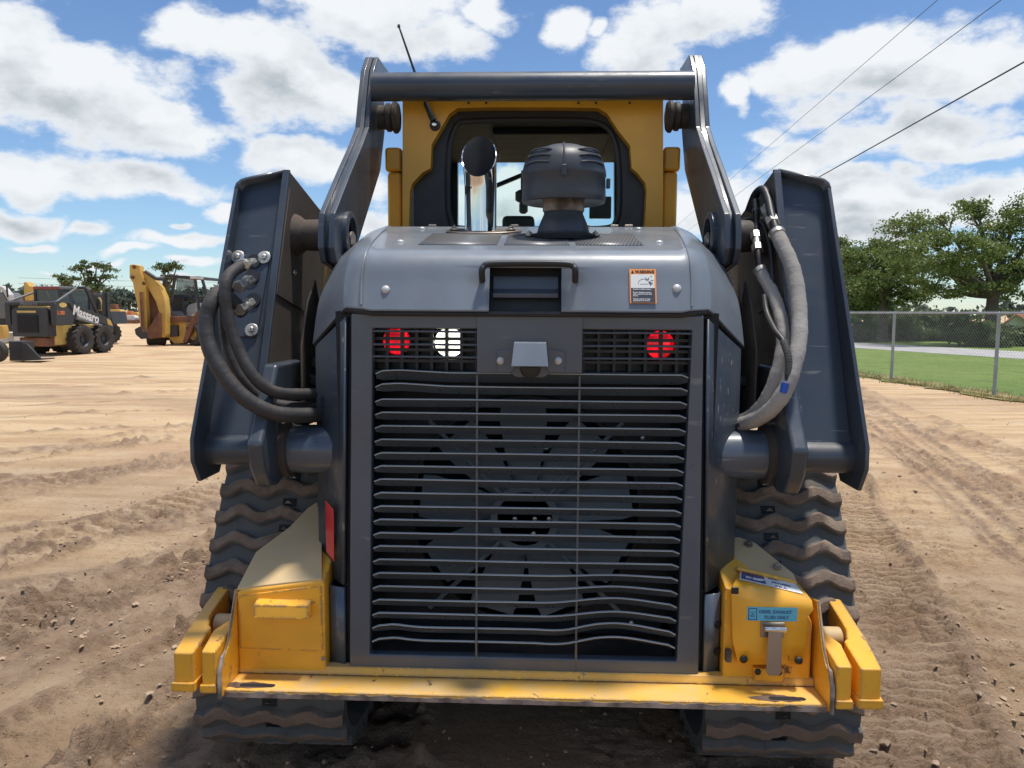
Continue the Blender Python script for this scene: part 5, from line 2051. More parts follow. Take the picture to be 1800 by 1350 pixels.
# ================================================================ BACKGROUND
B_ = {}
B_['black'] = paint('old_black_paint', (0.034, 0.036, 0.041), 0.5, dust=0.35, dustcol=(0.2, 0.16, 0.12), scale=.5)
B_['yellow'] = paint('old_yellow_paint', (0.62, 0.38, 0.085), 0.5, dust=0.5, dustcol=(0.45, 0.33, 0.20), scale=.5)
B_['pale'] = paint('faded_yellow_paint', (0.66, 0.46, 0.14), 0.5, dust=0.5, dustcol=(0.5, 0.4, 0.27), scale=.5)
B_['rust'] = paint('rusty_brown_steel', (0.17, 0.075, 0.04), 0.8, dust=0.5, dustcol=(0.26, 0.16, 0.1), scale=.6, var=.4)
B_['tyre'] = paint('dusty_tyre_rubber', (0.035, 0.033, 0.032), 0.85, dust=0.7, dustcol=(0.22, 0.16, 0.11), scale=.6)
B_['grey'] = paint('grey_steel_tube', (0.16, 0.165, 0.17), 0.5, dust=0.3)
B_['white'] = paint('off_white_paint', (0.62, 0.60, 0.57), 0.5, dust=0.4)
B_['orange'] = paint('orange_wheel_rim', (0.55, 0.16, 0.05), 0.6, dust=0.5, dustcol=(0.4, 0.25, 0.15))
B_['red'] = paint('faded_red_stripe', (0.35, 0.06, 0.05), 0.6, dust=0.3)
B_['galv'] = paint('galvanised_steel', (0.36, 0.38, 0.40), 0.55, 0.4, dust=0.1)
gl2, t, b = newmat('machine_glass')
b.inputs['Base Color'].default_value = (0.10, 0.13, 0.15, 1)
b.inputs['Roughness'].default_value = 0.08
b.inputs['Alpha'].default_value = 0.55
B_['glass'] = gl2


def root_local(name, loc, rz):
    o = empty(name, loc, rz)
    o['local'] = 1
    return o


def wheel(parent, c, r, w, side, lugs=16, hubr=.5, rim='black', yaw=0.0):
    """tyre with tread blocks; axis along local X"""
    c = Vector(c)
    g = Geo()
    prof = [(r * hubr, -w * .42), (r * .82, -w * .5), (r * .95, -w * .44), (r * .965, -w * .3), (r * .965, w * .3), (r * .95, w * .44), (r * .82, w * .5), (r * hubr, w * .42)]
    ax = Vector((math.cos(yaw), math.sin(yaw), 0))
    g.lathe(prof, c, ax, 32, caps=False)
    for k in range(lugs):
        for s in (-1, 1):
            a = 2 * math.pi * (k + (.5 if s > 0 else 0)) / lugs
            R_ = Matrix.Rotation(yaw, 3, 'Z') @ Matrix.Rotation(a, 3, 'X')
            g.box(c + R_ @ Vector((s * w * .25, 0, r * .97)), (w * .46, r * .12, r * .09), R_ @ Matrix.Rotation(s * .5, 3, 'Z'))
    o = mk('wheel', g, B_['tyre'], parent, smooth=40)
    g = Geo()
    g.lathe([(r * hubr * 1.02, w * .40), (r * hubr * .95, w * .36), (r * hubr * .8, w * .10), (r * .2, w * .08), (r * .18, w * .2), (0, w * .2)], c, ax * side, 24, caps=False)
    mk('rim', g, B_[rim], o, smooth=35)
    return o


# ---- skid steer with lettering on its arm
p0 = at(54, 600, 22.6)
S = root_local('skid_steer', (p0.x + 1.38 * math.sin(RAD(5)), p0.y + 1.38 * math.cos(RAD(5)), 0), RAD(-5))
tag(S, 'black and yellow skid steer with large white lettering along its arm', 'skid steer')


def lb(name, x0, x1, y0, y1, z0, z1, m, bevel=.02, parent=None):
    g = Geo()
    g.b2(x0, x1, y0, y1, z0, z1)
    return mk(name, g, B_[m], parent or S, bevel=bevel)


for (x, y) in ((.72, -.15), (.72, .85), (-.72, -.15), (-.72, .85)):
    wheel(S, (x, y, .46), .46, .34, 1 if x > 0 else -1)
lb('chassis', -.52, .52, -1.0, 1.15, .32, .92, 'pale')
lb('belly', -.48, .48, -1.25, -.2, .28, .55, 'rust')
g = Geo()
g.slab([(-.60, -1.38, .58), (.60, -1.38, .58), (.60, -1.38, 1.38), (.50, -1.38, 1.44), (-.50, -1.38, 1.44), (-.60, -1.38, 1.38)], (0, .35, 0))
RD = mk('rear_door', g, B_['black'], S, bevel=.03)
g = Geo()
g.b2(-.40, .28, -1.395, -1.385, .70, 1.24)
for i in range(14):
    z = .72 + i * .038
    g.b2(-.40, .28, -1.41, -1.396, z, z + .016)
mk('grille', g, paint('grille_dark', (.008, .008, .010), .6, dust=0), RD)
lb('nameplate', -.40, .22, -1.392, -1.384, 1.30, 1.36, 'pale', .003, RD)
lb('engine_cover', -.48, .50, -1.25, -.55, 1.40, 1.50, 'pale')
# towers and arms
for sx in (-1, 1):
    g = Geo()
    x0, x1 = sx * .66, sx * .84
    tow = [(-1.34, .92), (-1.36, 1.55), (-1.28, 1.66), (-1.10, 1.68), (-.70, 1.62), (-.45, 1.30), (-.62, .92)]
    g.slab([(x0, y, z) for y, z in tow], (x1 - x0, 0, 0))
    mk('tower', g, B_['black'], S, bevel=.03)
    g = Geo()
    arm = [(-1.10, 1.66), (-.60, 1.62), (1.20, 1.10), (1.36, .84), (1.32, .64), (1.12, .72), (.92, .92), (-.5, 1.22)]
    g.slab([(sx * .70, y, z) for y, z in arm], (sx * .14, 0, 0))
    AR = mk('loader_arm', g, B_['black'], S, bevel=.02)
    g = Geo()
    g.tube([(sx * .82, -.45, 1.15), (sx * .80, .90, .86)], .05, 12)
    mk('lift_cylinder', g, B_['grey'], S)
    if sx > 0:
        sl = Vector((0, 2.05, -.54)).normalized()
        upv = Vector((0, .54, 2.05)).normalized()
        o_ = Vector((.8425, -.62, 1.27))
        mk('lettering', text_geo('Massaro', .42, o_, sl, upv, bold=.012, sx=.88, thick=.003), paint('white_lettering', (.75, .75, .74), .5, dust=.1), AR, smooth=0)
        g = Geo()
        g.slab([(.8415, 1.0, 1.12), (.8415, 1.20, 1.06), (.8415, 1.30, .86), (.8415, 1.05, .92)], (.003, 0, 0))
        mk('arm_badge', g, B_['yellow'], AR)
        g = Geo()
        pr = [(.8415, -1.02 + .17 * math.cos(RAD(a)), 1.54 + .075 * math.sin(RAD(a))) for a in range(0, 360, 30)]
        g.slab(pr, (.003, 0, 0))
        mk('oval_badge', g, B_['pale'], AR)
        mk('lettering', text_geo('L180', .16, Vector((.8425, -1.28, 1.25)), Vector((0, 1, 0)), Vector((0, 0, 1)), bold=.008, thick=.003), B_['orange'], AR, smooth=0)
g = Geo()
g.tube([(-.80, -1.30, 1.58), (.80, -1.30, 1.58)], .065, 16)
CTB = mk('cross_pipe', g, B_['black'], S)
mk('lettering', text_geo('Massaro', .17, Vector((-.30, -1.368, 1.52)), Vector((1, 0, 0)), Vector((0, 0, 1)), bold=.003, thick=.002), B_['grey'], CTB, smooth=0)
# cab
lb('cab_roof', -.46, .46, -.62, .85, 2.02, 2.12, 'grey', .03)
lb('roof_stripe', -.44, .44, -.635, -.622, 2.03, 2.10, 'red', .002)
for x in (-.42, .42):
    lb('cab_post', x - .04, x + .04, -.60, -.50, 1.0, 2.03, 'black', .01)
    lb('cab_post', x - .04, x + .04, .72, .82, 1.0, 2.03, 'black', .01)
    g = Geo()
    g.b2(x - .005, x + .005, -.5, .72, 1.35, 2.02)
    mk('side_window', g, B_['glass'], S)
    lb('cab_side', x - .03, x + .03, -.5, .72, .9, 1.38, 'black')
lb('cab_back', -.38, .38, -.60, -.54, 1.0, 1.56, 'black')
g = Geo()
g.b2(-.38, .38, -.575, -.565, 1.56, 2.02)
mk('rear_window', g, B_['glass'], S)
lb('seat', -.24, .24, -.30, .15, 1.0, 1.55, 'black', .06)
for sx in (-1, 1):
    g = Geo()
    g.tube([(sx * .80, -1.28, 1.62), (sx * .50, .10, 2.10)], .032, 10)
    mk('guard_tube', g, B_['grey'], S)
    g = Geo()
    g.tube([(sx * .74, .15, 2.10), (sx * .78, .62, 1.28)], .045, 10)
    g.tube([(sx * .52, .10, 2.10), (sx * .74, .15, 2.10)], .045, 10)
    mk('guard_post', g, B_['black'], S)
    lb('coupler_post', sx * .62 - .05, sx * .62 + .05, 1.32, 1.46, .35, 1.98, 'black', .02)
    g = Geo()
    g.tube([(sx * .60, 1.32, 1.10), (sx * .62, 1.50, .25)], .03, 8)
    mk('tilt_rod', g, B_['grey'], S)

# ---- backhoe loader, boom folded up
ZS = 4.286


def zq(x, y, Y):
    return at(x / ZS, 420 + y / ZS, Y)


YB = 30.0
bb = atZ(300, 609)
BK = empty('backhoe_loader', (bb.x, 31, 0))
tag(BK, 'old yellow backhoe loader with its digging boom folded upright', 'backhoe')


def bslab(name, pts, Y, th, m, parent=BK, bevel=.02, smooth=32):
    g = Geo()
    g.slab([zq(x, y, Y) for x, y in pts], (0, th, 0))
    return mk(name, g, B_[m], parent, bevel=bevel, smooth=smooth)


bslab('dipper_arm', [(975, 197), (1000, 190), (1050, 200), (1062, 262), (1092, 330), (1095, 440), (1102, 560), (1108, 690), (1085, 715), (1058, 690), (1046, 560), (1012, 400), (1000, 330), (975, 292)], 29.6, .32, 'yellow')
bslab('boom', [(1066, 232), (1100, 250), (1160, 305), (1205, 365), (1238, 440), (1250, 560), (1250, 720), (1225, 745), (1204, 720), (1200, 560), (1172, 470), (1115, 372), (1092, 335)], 29.75, .40, 'yellow')
bslab('boom_inner', [(1100, 345), (1150, 430), (1195, 520), (1200, 700), (1150, 690), (1102, 560)], 29.95, .10, 'rust')
bslab('bucket', [(1100, 690), (1140, 640), (1190, 556), (1200, 700), (1190, 745), (1120, 752)], 29.5, .55, 'rust')
bslab('bucket_linkage', [(1012, 680), (1050, 660), (1105, 700), (1120, 745), (1060, 755), (1020, 720)], 29.5, .4, 'black')
g = Geo()
g.tube([zq(1062, 400, 29.5), zq(1078, 700, 29.5)], .06, 10)
mk('cylinder', g, B_['rust'], BK)
g = Geo()
g.tube([zq(1095, 245, 29.7), zq(1180, 300, 29.7), zq(1235, 305, 29.7)], .07, 10)
mk('cylinder', g, B_['black'], BK)
g = Geo()
g.tube([zq(1160, 300, 29.7), zq(1240, 285, 29.9)], .05, 10)
mk('cylinder_rod', g, B_['grey'], BK)
for (x, y) in ((1012, 212), (1000, 290), (1085, 335), (1078, 700)):
    g = Geo()
    g.lathe([(.07, 0), (.07, .03), (0, .03)], zq(x, y, 29.58), (0, -1, 0), 14)
    mk('pin', g, B_['rust'], BK)
bslab('frame', [(1245, 625), (1400, 625), (1405, 700), (1385, 785), (1310, 790), (1262, 735), (1245, 700)], 30.3, .8, 'yellow')
bslab('hydraulic_block', [(1268, 655), (1330, 650), (1335, 735), (1280, 740)], 30.1, .3, 'black')
bslab('side_tank', [(1250, 585), (1400, 580), (1400, 628), (1248, 628)], 30.1, .7, 'rust')
bslab('seat', [(1290, 430), (1310, 418), (1360, 420), (1382, 445), (1380, 545), (1385, 590), (1255, 590), (1252, 550), (1290, 540)], 30.9, .5, 'black', bevel=.05)
bslab('seat_cushion', [(1248, 548), (1330, 542), (1350, 575), (1345, 592), (1250, 592)], 30.4, .5, 'grey', bevel=.04)
bslab('canopy_roof', [(1205, 268), (1500, 282), (1530, 290), (1532, 308), (1205, 286)], 30.3, 1.7, 'black')
bslab('roof_trim', [(1430, 280), (1532, 292), (1532, 306), (1430, 300)], 30.27, .03, 'white')
for (a, b2_) in (((1318, 290), (1290, 470)), ((1240, 290), (1228, 440)), ((1470, 305), (1502, 545)), ((1524, 305), (1572, 470))):
    for Y in ((30.35,) if a[0] < 1400 else (30.35,)):
        g = Geo()
        g.tube([zq(*a, Y), zq(*b2_, Y)], .065, 8)
        mk('canopy_post', g, B_['black'], BK)
g = Geo()
g.tube([zq(1500, 445, 30.35), zq(1600, 450, 30.35)], .04, 8)
mk('grab_rail', g, B_['black'], BK)
bslab('side_glass', [(1330, 300), (1464, 306), (1480, 440), (1318, 440)], 31.9, .02, 'glass')
bslab('steering_console', [(1395, 425), (1425, 440), (1470, 440), (1475, 470), (1400, 470)], 31.0, .3, 'black', bevel=.03)
bslab('engine_cowl', [(1362, 592), (1375, 540), (1430, 488), (1470, 478), (1500, 520), (1512, 545), (1400, 596)], 31.2, .8, 'white', bevel=.04)
bslab('stabiliser_arm', [(1375, 775), (1430, 620), (1480, 545), (1530, 545), (1530, 600), (1460, 650), (1400, 790)], 30.0, .3, 'rust')
for (x, y0, y1, Y) in ((1180, 725, 812, 30.5), (1350, 730, 800, 31.6), (1492, 640, 812, 30.3)):
    c_ = zq(x, (y0 + y1) / 2, Y)
    r = (zq(x, y0, Y).z - zq(x, y1, Y).z) / 2
    w = .55 if y1 - y0 > 120 else .7
    c_.z = r
    wheel(BK, c_, r, w, -1, lugs=14, rim='pale', yaw=RAD(60 if w < .6 else 20))
bslab('axle', [(1240, 740), (1480, 740), (1480, 765), (1240, 765)], 30.9, .2, 'rust')

# ---- cut-off tyre, dark bucket
tp = atZ(0, 637)
TY = empty('wheeled_implement', (tp.x, tp.y, 0))
tag(TY, 'implement cut off by the photo edge, showing a worn tyre and orange rim', 'implement')
c_ = Vector((tp.x - .10, tp.y, .285))
g = Geo()
g.lathe([(.17, -.10), (.26, -.12), (.285, -.09), (.285, .09), (.26, .12), (.17, .10)], c_, (0.1, -1, 0), 32, caps=False)
mk('tyre', g, B_['tyre'], TY, smooth=40)
g = Geo()
g.lathe([(.18, .09), (.16, .06), (.05, .05), (.05, .08), (0, .08)], c_, (0.1, -1, 0), 24, caps=False)
mk('rim', g, B_['orange'], TY, smooth=40)
q0 = atZ(45, 635)
BU = empty('loader_bucket', (q0.x, q0.y, 0))
tag(BU, 'black loader bucket lying on the sand in front of the lettered skid steer', 'bucket')
Yb = q0.y
g = Geo()
g.slab([zq(62, 770, Yb), zq(170, 772, Yb), zq(165, 918, Yb), zq(70, 920, Yb)], (0, .5, 0))
mk('bucket_shell', g, B_['black'], BU, bevel=.02)
g = Geo()
g.slab([zq(172, 790, Yb - .05), zq(200, 788, Yb - .05), zq(312, 905, Yb - .05), zq(305, 912, Yb - .05), zq(165, 918, Yb - .05)], (0, .06, 0))
mk('side_plate', g, B_['black'], BU, bevel=.01)
g = Geo()
g.slab([zq(160, 908, Yb), zq(310, 903, Yb), zq(312, 912, Yb), zq(160, 920, Yb)], (0, .6, 0))
mk('cutting_edge', g, B_['black'], BU, bevel=.01)

# ---- machine cut by the left edge
EM = empty('compact_loader', (at(0, 560, 26).x - .5, 26, 0))
tag(EM, 'grey and black loader behind the tyre, mostly outside the photo', 'loader')
for (nm, pts, Y, th, m) in (('grey_hood', [(-80, 420), (10, 400), (40, 440), (48, 560), (30, 600), (-80, 600)], 25.6, .9, 'grey'),
                            ('arm', [(0, 350), (30, 370), (70, 420), (72, 470), (50, 450), (20, 395), (-10, 380)], 25.5, .25, 'white'),
                            ('black_frame', [(-80, 600), (36, 600), (50, 700), (-80, 700)], 25.7, .8, 'black'),
                            ('counterweight', [(-80, 650), (12, 650), (25, 700), (22, 745), (-80, 760)], 25.2, .3, 'yellow'),
                            ('crawler', [(-80, 705), (105, 705), (105, 770), (-80, 800)], 26.6, .7, 'white')):
    bslab(nm, pts, Y, th, m, EM)
g = Geo()
g.tube([zq(50, 345, 25.5), zq(58, 440, 25.5)], .03, 8)
mk('exhaust', g, B_['black'], EM)

# ---- excavator boom rising behind the skid steer
XC = empty('excavator', (at(52, 560, 45).x, 46, 0))
tag(XC, 'yellow excavator whose boom rises behind the cab of the lettered skid steer', 'excavator')
bslab('boom', [(178, 330), (190, 322), (206, 335), (215, 352), (262, 362), (300, 380), (340, 430), (340, 520), (300, 470), (240, 460), (190, 465), (182, 420)], 45, .6, 'yellow', XC)
bslab('body', [(60, 470), (300, 470), (320, 560), (60, 560)], 45.5, 2.0, 'yellow', XC, bevel=.08)
bslab('crawler', [(40, 560), (330, 560), (330, 615), (40, 615)], 45.0, 2.6, 'tyre', XC, bevel=.1)
bslab('cab', [(100, 420), (165, 425), (165, 480), (100, 480)], 45.4, 1.0, 'rust', XC)

# ---- second dark skid steer beyond the first
S2 = empty('skid_steer', (at(178, 590, 32).x, 32.5, 0))
tag(S2, 'dark skid steer showing two upright posts past the lettered arm', 'skid steer')
for (nm, pts, Y, th, m) in (('cab_post', [(700, 420), (722, 420), (725, 560), (700, 560)], 31, .15, 'black'),
                            ('lift_tower', [(770, 405), (798, 405), (800, 560), (778, 575), (765, 520)], 31, .3, 'black'),
                            ('cab', [(640, 410), (708, 412), (708, 540), (640, 540)], 31.2, 1.0, 'black'),
                            ('door_frame', [(726, 450), (745, 440), (762, 470), (770, 540), (735, 545)], 31.2, .1, 'pale'),
                            ('window', [(724, 455), (742, 450), (755, 480), (758, 535), (730, 538)], 31.15, .03, 'glass'),
                            ('chassis', [(640, 545), (830, 545), (850, 640), (640, 650)], 31.2, 1.2, 'black')):
    bslab(nm, pts, Y, th, m, S2)
c_ = zq(815, 605, 31)
wheel(S2, (c_.x, 31, .45), .45, .34, 1, yaw=RAD(-40))


# ---- far machines on the skyline of the yard
def far_machine(px, py, Y, sc, name, label, cat, body, flip=1, boom=False, cabc='black'):
    base = atZ(px, py)
    Yd = base.y
    R_ = empty(name, (base.x, base.y, 0))
    tag(R_, label, cat, group='machines parked at the far end of the yard')
    x, y = base.x, base.y

    def fb_(nm, pts, dy, th, m):
        g = Geo()
        g.slab([(x + flip * a * sc, y + dy, z * sc) for a, z in pts], (0, th, 0))
        return mk(nm, g, B_[m], R_, bevel=.05)
    fb_('body', [(-1.5, .7), (1.4, .7), (1.5, 1.3), (1.1, 1.7), (-.2, 1.75), (-1.4, 1.5)], 0, 1.6 * sc, body)
    fb_('cab', [(-.6, 1.7), (.4, 1.72), (.35, 2.6), (-.5, 2.6)], .2, 1.2 * sc, cabc)
    fb_('crawler', [(-1.6, .35), (-1.4, .05), (1.4, .05), (1.6, .35), (1.4, .72), (-1.4, .72)], -.2, 2.0 * sc, 'rust')
    if boom:
        fb_('boom', [(1.0, 1.5), (1.5, 2.6), (2.4, 2.7), (3.0, 1.6), (3.2, .6), (2.9, .6), (2.6, 1.6), (2.2, 2.35), (1.7, 2.25), (1.4, 1.4)], .4, .3 * sc, body)
    else:
        fb_('blade', [(1.6, .1), (1.9, .2), (1.95, .9), (1.7, .95)], -.3, 2.2 * sc, 'rust')
    return R_


far_machine(199, 562, 75, .85, 'bulldozer', 'tan crawler tractor just past the front wheels of the skid steer', 'bulldozer', 'yellow', 1, cabc='rust')
far_machine(226, 569, 70, .50, 'utility_loader', 'small loader with a white hood between skid steer and backhoe', 'loader', 'white', 1, cabc='orange')
far_machine(233, 561, 90, .62, 'excavator', 'distant yellow excavator against the dark pine wood', 'excavator', 'yellow', 1, boom=True)
far_machine(212, 560, 95, .7, 'wheel_loader', 'distant yellow loader half hidden behind the tan crawler', 'loader', 'pale', -1)
far_machine(20, 568, 60, .8, 'bulldozer', 'dusty tracked machine in the gap behind the bucket', 'bulldozer', 'pale', 1)

# ================================================================ TREES
bark = paint('grey_bark', (0.12, 0.095, 0.075), 0.95, dust=0, bump=.6, scale=.6, var=.3)


def leafmat(name, c1, c2):
    m, t, b = newmat(name)
    tc = t.new('ShaderNodeTexCoord').outputs['Object']
    oi = t.noise(tc, 1.1, 4, 0.6)
    n2 = t.noise(tc, 9, 3, 0.6)
    col = t.mix(t.ramp(oi, 0.35, 0.65), c4(c1), c4(c2))
    col = t.mix(t.ramp(n2, 0.5, 0.8, 0, .5), col, c4([c * 1.5 for c in c2]))
    t.set(b.inputs['Base Color'], col)
    b.inputs['Roughness'].default_value = 0.55
    tr = t.new('ShaderNodeBsdfTranslucent')
    t.set(tr.inputs[0], col)
    ms = t.new('ShaderNodeMixShader')
    ms.inputs[0].default_value = 0.35
    out = [n for n in t.n if n.type == 'OUTPUT_MATERIAL'][0]
    t.link(b.outputs[0], ms.inputs[1])
    t.link(tr.outputs[0], ms.inputs[2])
    t.link(ms.outputs[0], out.inputs[0])
    return m


LM = [leafmat('oak_leaves', (0.115, 0.165, 0.042), (0.22, 0.265, 0.07)),
      leafmat('dark_leaves', (0.07, 0.11, 0.035), (0.12, 0.16, 0.05)),
      leafmat('shrub_leaves', (0.09, 0.13, 0.04), (0.16, 0.19, 0.06)),
      leafmat('pine_needles', (0.075, 0.11, 0.085), (0.11, 0.15, 0.11))]  # needle colour paled and blued to paint in distance haze


def leaves_mesh(name, blobs, n, size, mat, parent, seed, clump=.35, flat=.7):
    """leaf faces gathered in clumps through the crown's blobs (centre, radii)"""
    rs = np.random.RandomState(seed)
    vol = np.array([b[1][0] * b[1][1] * b[1][2] for b in blobs])
    w = vol ** .75
    w /= w.sum()
    P, S_ = [], []
    for (c, r), wi in zip(blobs, w):
        k = max(3, int(n * wi))
        ncl = max(4, int(k / 120))
        d = rs.normal(size=(ncl, 3))
        d /= np.linalg.norm(d, axis=1)[:, None]
        rad = rs.uniform(.25, 1.12, ncl) ** .6
        cc = np.array(c) + d * rad[:, None] * np.array(r)
        cs_ = rs.uniform(.5, 1.3, ncl) * clump
        idx = rs.randint(0, ncl, k)
        off = rs.normal(size=(k, 3)) * np.array([1.1, 1.1, .5]) * .55
        P.append(cc[idx] + off * cs_[idx][:, None])
    P = np.concatenate(P)
    k = len(P)
    a = rs.normal(size=(k, 3))
    a /= np.linalg.norm(a, axis=1)[:, None]
    b_ = rs.normal(size=(k, 3))
    b_ -= (b_ * a).sum(1)[:, None] * a
    b_ /= np.linalg.norm(b_, axis=1)[:, None]
    s = size * rs.uniform(.6, 1.4, k)[:, None]
    V = np.stack([P - a * s, P + b_ * s * .55, P + a * s, P - b_ * s * .55], 1).reshape(-1, 3)
    me = bpy.data.meshes.new(name)
    me.vertices.add(len(V))
    me.vertices.foreach_set('co', V.ravel())
    me.loops.add(4 * k)
    me.loops.foreach_set('vertex_index', np.arange(4 * k))
    me.polygons.add(k)
    me.polygons.foreach_set('loop_start', np.arange(0, 4 * k, 4))
    me.polygons.foreach_set('loop_total', np.full(k, 4))
    me.update()
    me.materials.append(mat)
    o = bpy.data.objects.new(name, me)
    COL.objects.link(o)
    if parent is not None:
        adopt(o, parent)
    return o


def tree(name, base, trunk_r, fork_z, blobs, n, size, mi, label, cat, group=None, seed=1, clump=.5, lean=0.0):
    rnd = random.Random(seed)
    R_ = empty(name, tuple(base))
    tag(R_, label, cat, group)
    base = Vector(base)
    fork = base + Vector((lean, 0, fork_z))
    g = Geo()
    mid = base.lerp(fork, .5) + Vector((rnd.uniform(-.1, .1) * trunk_r * 3, 0, 0))
    g.tube([base + Vector((0, 0, -.1)), base + Vector((0, 0, .25)), mid, fork], [trunk_r * 1.5, trunk_r * 1.1, trunk_r * .9, trunk_r * .8], 12)
    for (c, r) in blobs:
        c = Vector(c)
        end = c + Vector((0, 0, r[2] * .2))
        m1 = fork.lerp(end, .35) + Vector((rnd.uniform(-.2, .2), rnd.uniform(-.2, .2), -.15 * (end - fork).length * .5))
        m2 = fork.lerp(end, .7) + Vector((rnd.uniform(-.2, .2), rnd.uniform(-.2, .2), .1))
        g.tube(spline([fork - Vector((0, 0, .3)), m1, m2, end], 4), [trunk_r * .55 * (1 - .85 * i / 12) for i in range(13)], 7)
        for _ in range(5):
            q = m2.lerp(end, rnd.random())
            e2 = c + Vector((rnd.uniform(-1, 1) * r[0], rnd.uniform(-1, 1) * r[1], rnd.uniform(-.7, .9) * r[2])) * .85
            g.tube([q, q.lerp(e2, .5) + Vector((0, 0, .1)), e2], [trunk_r * .14, trunk_r * .09, trunk_r * .03], 5)
    mk('trunk', g, bark, R_, smooth=60)
    leaves_mesh('crown', [(tuple(c), r) for c, r in blobs], n, size, LM[mi], R_, seed, clump)
    return R_


def pb(lst, Y, dep=1.0):     # crown blobs from the photograph: px, py, half width, half height, depth offset
    out = []
    for (px, py, rx, ry, dy) in lst:
        p = at(px, py, Y + dy)
        k = (Y + dy) / FPX
        out.append((tuple(p), (rx * k, max(rx * k * .9, .8) * dep, ry * k)))
    return out


GR = 'shade trees beyond the road'
tb = atZ(1740, 607)
YT1 = tb.y
tree('oak_tree', (tb.x, tb.y, 0), .30, 2.6, pb([(1600, 405, 40, 26, 0), (1650, 395, 40, 26, -1), (1640, 440, 70, 32, -2), (1710, 385, 30, 22, 1), (1712, 362, 22, 16, 1), (1765, 410, 45, 26, 0), (1790, 365, 26, 26, 0), (1830, 385, 50, 45, 0),
      (1700, 440, 60, 34, -2), (1760, 460, 60, 40, 0), (1680, 490, 60, 28, -1), (1740, 500, 50, 26, 1), (1800, 490, 40, 36, -1), (1860, 450, 60, 60, 1), (1615, 470, 55, 24, 1), (1650, 518, 40, 14, 2), (1575, 440, 30, 16, 0), (1900, 400, 50, 50, 0)], YT1, .55),
     40000, .066, 0, 'huge spreading oak whose limbs reach over the fence at the right edge', 'tree', GR, 11, .46)
tb = atZ(1566, 603)
tree('oak_tree', (tb.x, tb.y + 1, 0), .24, 2.4, pb([(1530, 450, 40, 22, 0), (1560, 455, 40, 24, 2), (1580, 480, 50, 28, 0), (1540, 500, 40, 24, -1), (1600, 510, 40, 18, 1), (1510, 490, 30, 30, 1), (1560, 525, 50, 14, 0), (1545, 432, 20, 14, 0)], tb.y + 1, .55),
     20000, .066, 0, 'pale-trunked leafy tree between the first two fence posts', 'tree', GR, 12, .42)
tb = atZ(1527, 603)
tree('oak_tree', (tb.x, tb.y + 3, 0), .26, 2.3, pb([(1495, 470, 34, 26, 0), (1480, 440, 30, 20, 1), (1500, 510, 40, 30, 0), (1470, 500, 36, 40, 2), (1455, 460, 30, 30, 2), (1520, 535, 40, 14, 0)], tb.y + 3, .55),
     22000, .068, 0, 'tree partly hidden by the raised edge of the loader arm', 'tree', GR, 13, .42)


def shrub(name, px, py, rx, ry, Y, n, size, mi, label, cat, seed, group='shrubs along the far lawn', parts=4):
    rnd = random.Random(seed)
    p = at(px, py, Y)
    k = Y / FPX
    R_ = empty(name, (p.x, p.y, 0))
    tag(R_, label, cat, group)
    bl = []
    for i in range(parts):
        dx = (i - (parts - 1) / 2) / max(1, parts / 2) * rx * .8
        bl.append(((p.x + dx * k, p.y + rnd.uniform(-.4, .4), max(.25, p.z + rnd.uniform(-.2, .2) * ry * k)), (rx * k * 1.3 / parts + .25, .8, ry * k * rnd.uniform(.75, 1.0))))
    g = Geo()
    for (c, r) in bl:
        g.tube([(c[0], c[1], -.05), (c[0] + .05, c[1], c[2] * .6), (c[0], c[1], c[2])], [.05, .04, .02], 6)
    mk('stem', g, bark, R_)
    leaves_mesh('foliage', bl, n, size, LM[mi], R_, seed, .35)
    return R_


shrub('hedge', 1508, 585, 26, 20, 41, 5000, .10, 1, 'dark hedge left of the pale-trunked tree', 'hedge', 31)
shrub('hedge', 1555, 583, 30, 18, 43, 5000, .10, 1, 'low dark hedge behind the pale-trunked tree', 'hedge', 32)
shrub('shrub', 1592, 577, 18, 20, 42, 3500, .10, 2, 'green shrub just left of the second fence post', 'shrub', 33, parts=3)
shrub('hedge', 1650, 592, 40, 11, 42, 5000, .10, 2, 'clipped low hedge in front of the white porch', 'hedge', 34, parts=6)
shrub('shrub', 1648, 560, 32, 13, 50, 3500, .12, 1, 'bushy growth above the porch roof', 'shrub', 35)
shrub('shrub', 1700, 585, 26, 24, 35, 6000, .09, 1, 'dark dense bush at the foot of the huge oak', 'shrub', 36)
shrub('shrub', 1730, 592, 20, 15, 34.5, 4000, .09, 1, 'dark bush just left of the third fence post', 'shrub', 37)
shrub('shrub', 1806, 592, 10, 18, 36, 3000, .10, 2, 'tall shrub growing against the pale green house', 'shrub', 38, parts=3)
shrub('shrub', 1770, 606, 20, 5, 36, 2500, .09, 1, 'low planting along the foot of the pale green house', 'shrub', 39)
shrub('flower_bush', 1749, 582, 8, 8, 35, 900, .08, 2, 'small bright bush beside the house corner', 'shrub', 40, parts=2)
shrub('tree_row', 1510, 552, 60, 16, 70, 4500, .2, 1, 'far row of dark trees behind the hedges', 'trees', 41, parts=6, group='far trees')
shrub('tree_row', 1640, 556, 90, 12, 85, 4500, .22, 1, 'distant tree line seen under the oak canopy', 'trees', 42, parts=7, group='far trees')
shrub('tree_row', 1850, 553, 120, 14, 90, 5000, .22, 1, 'distant tree line beyond the pale green house', 'trees', 43, parts=7, group='far trees')

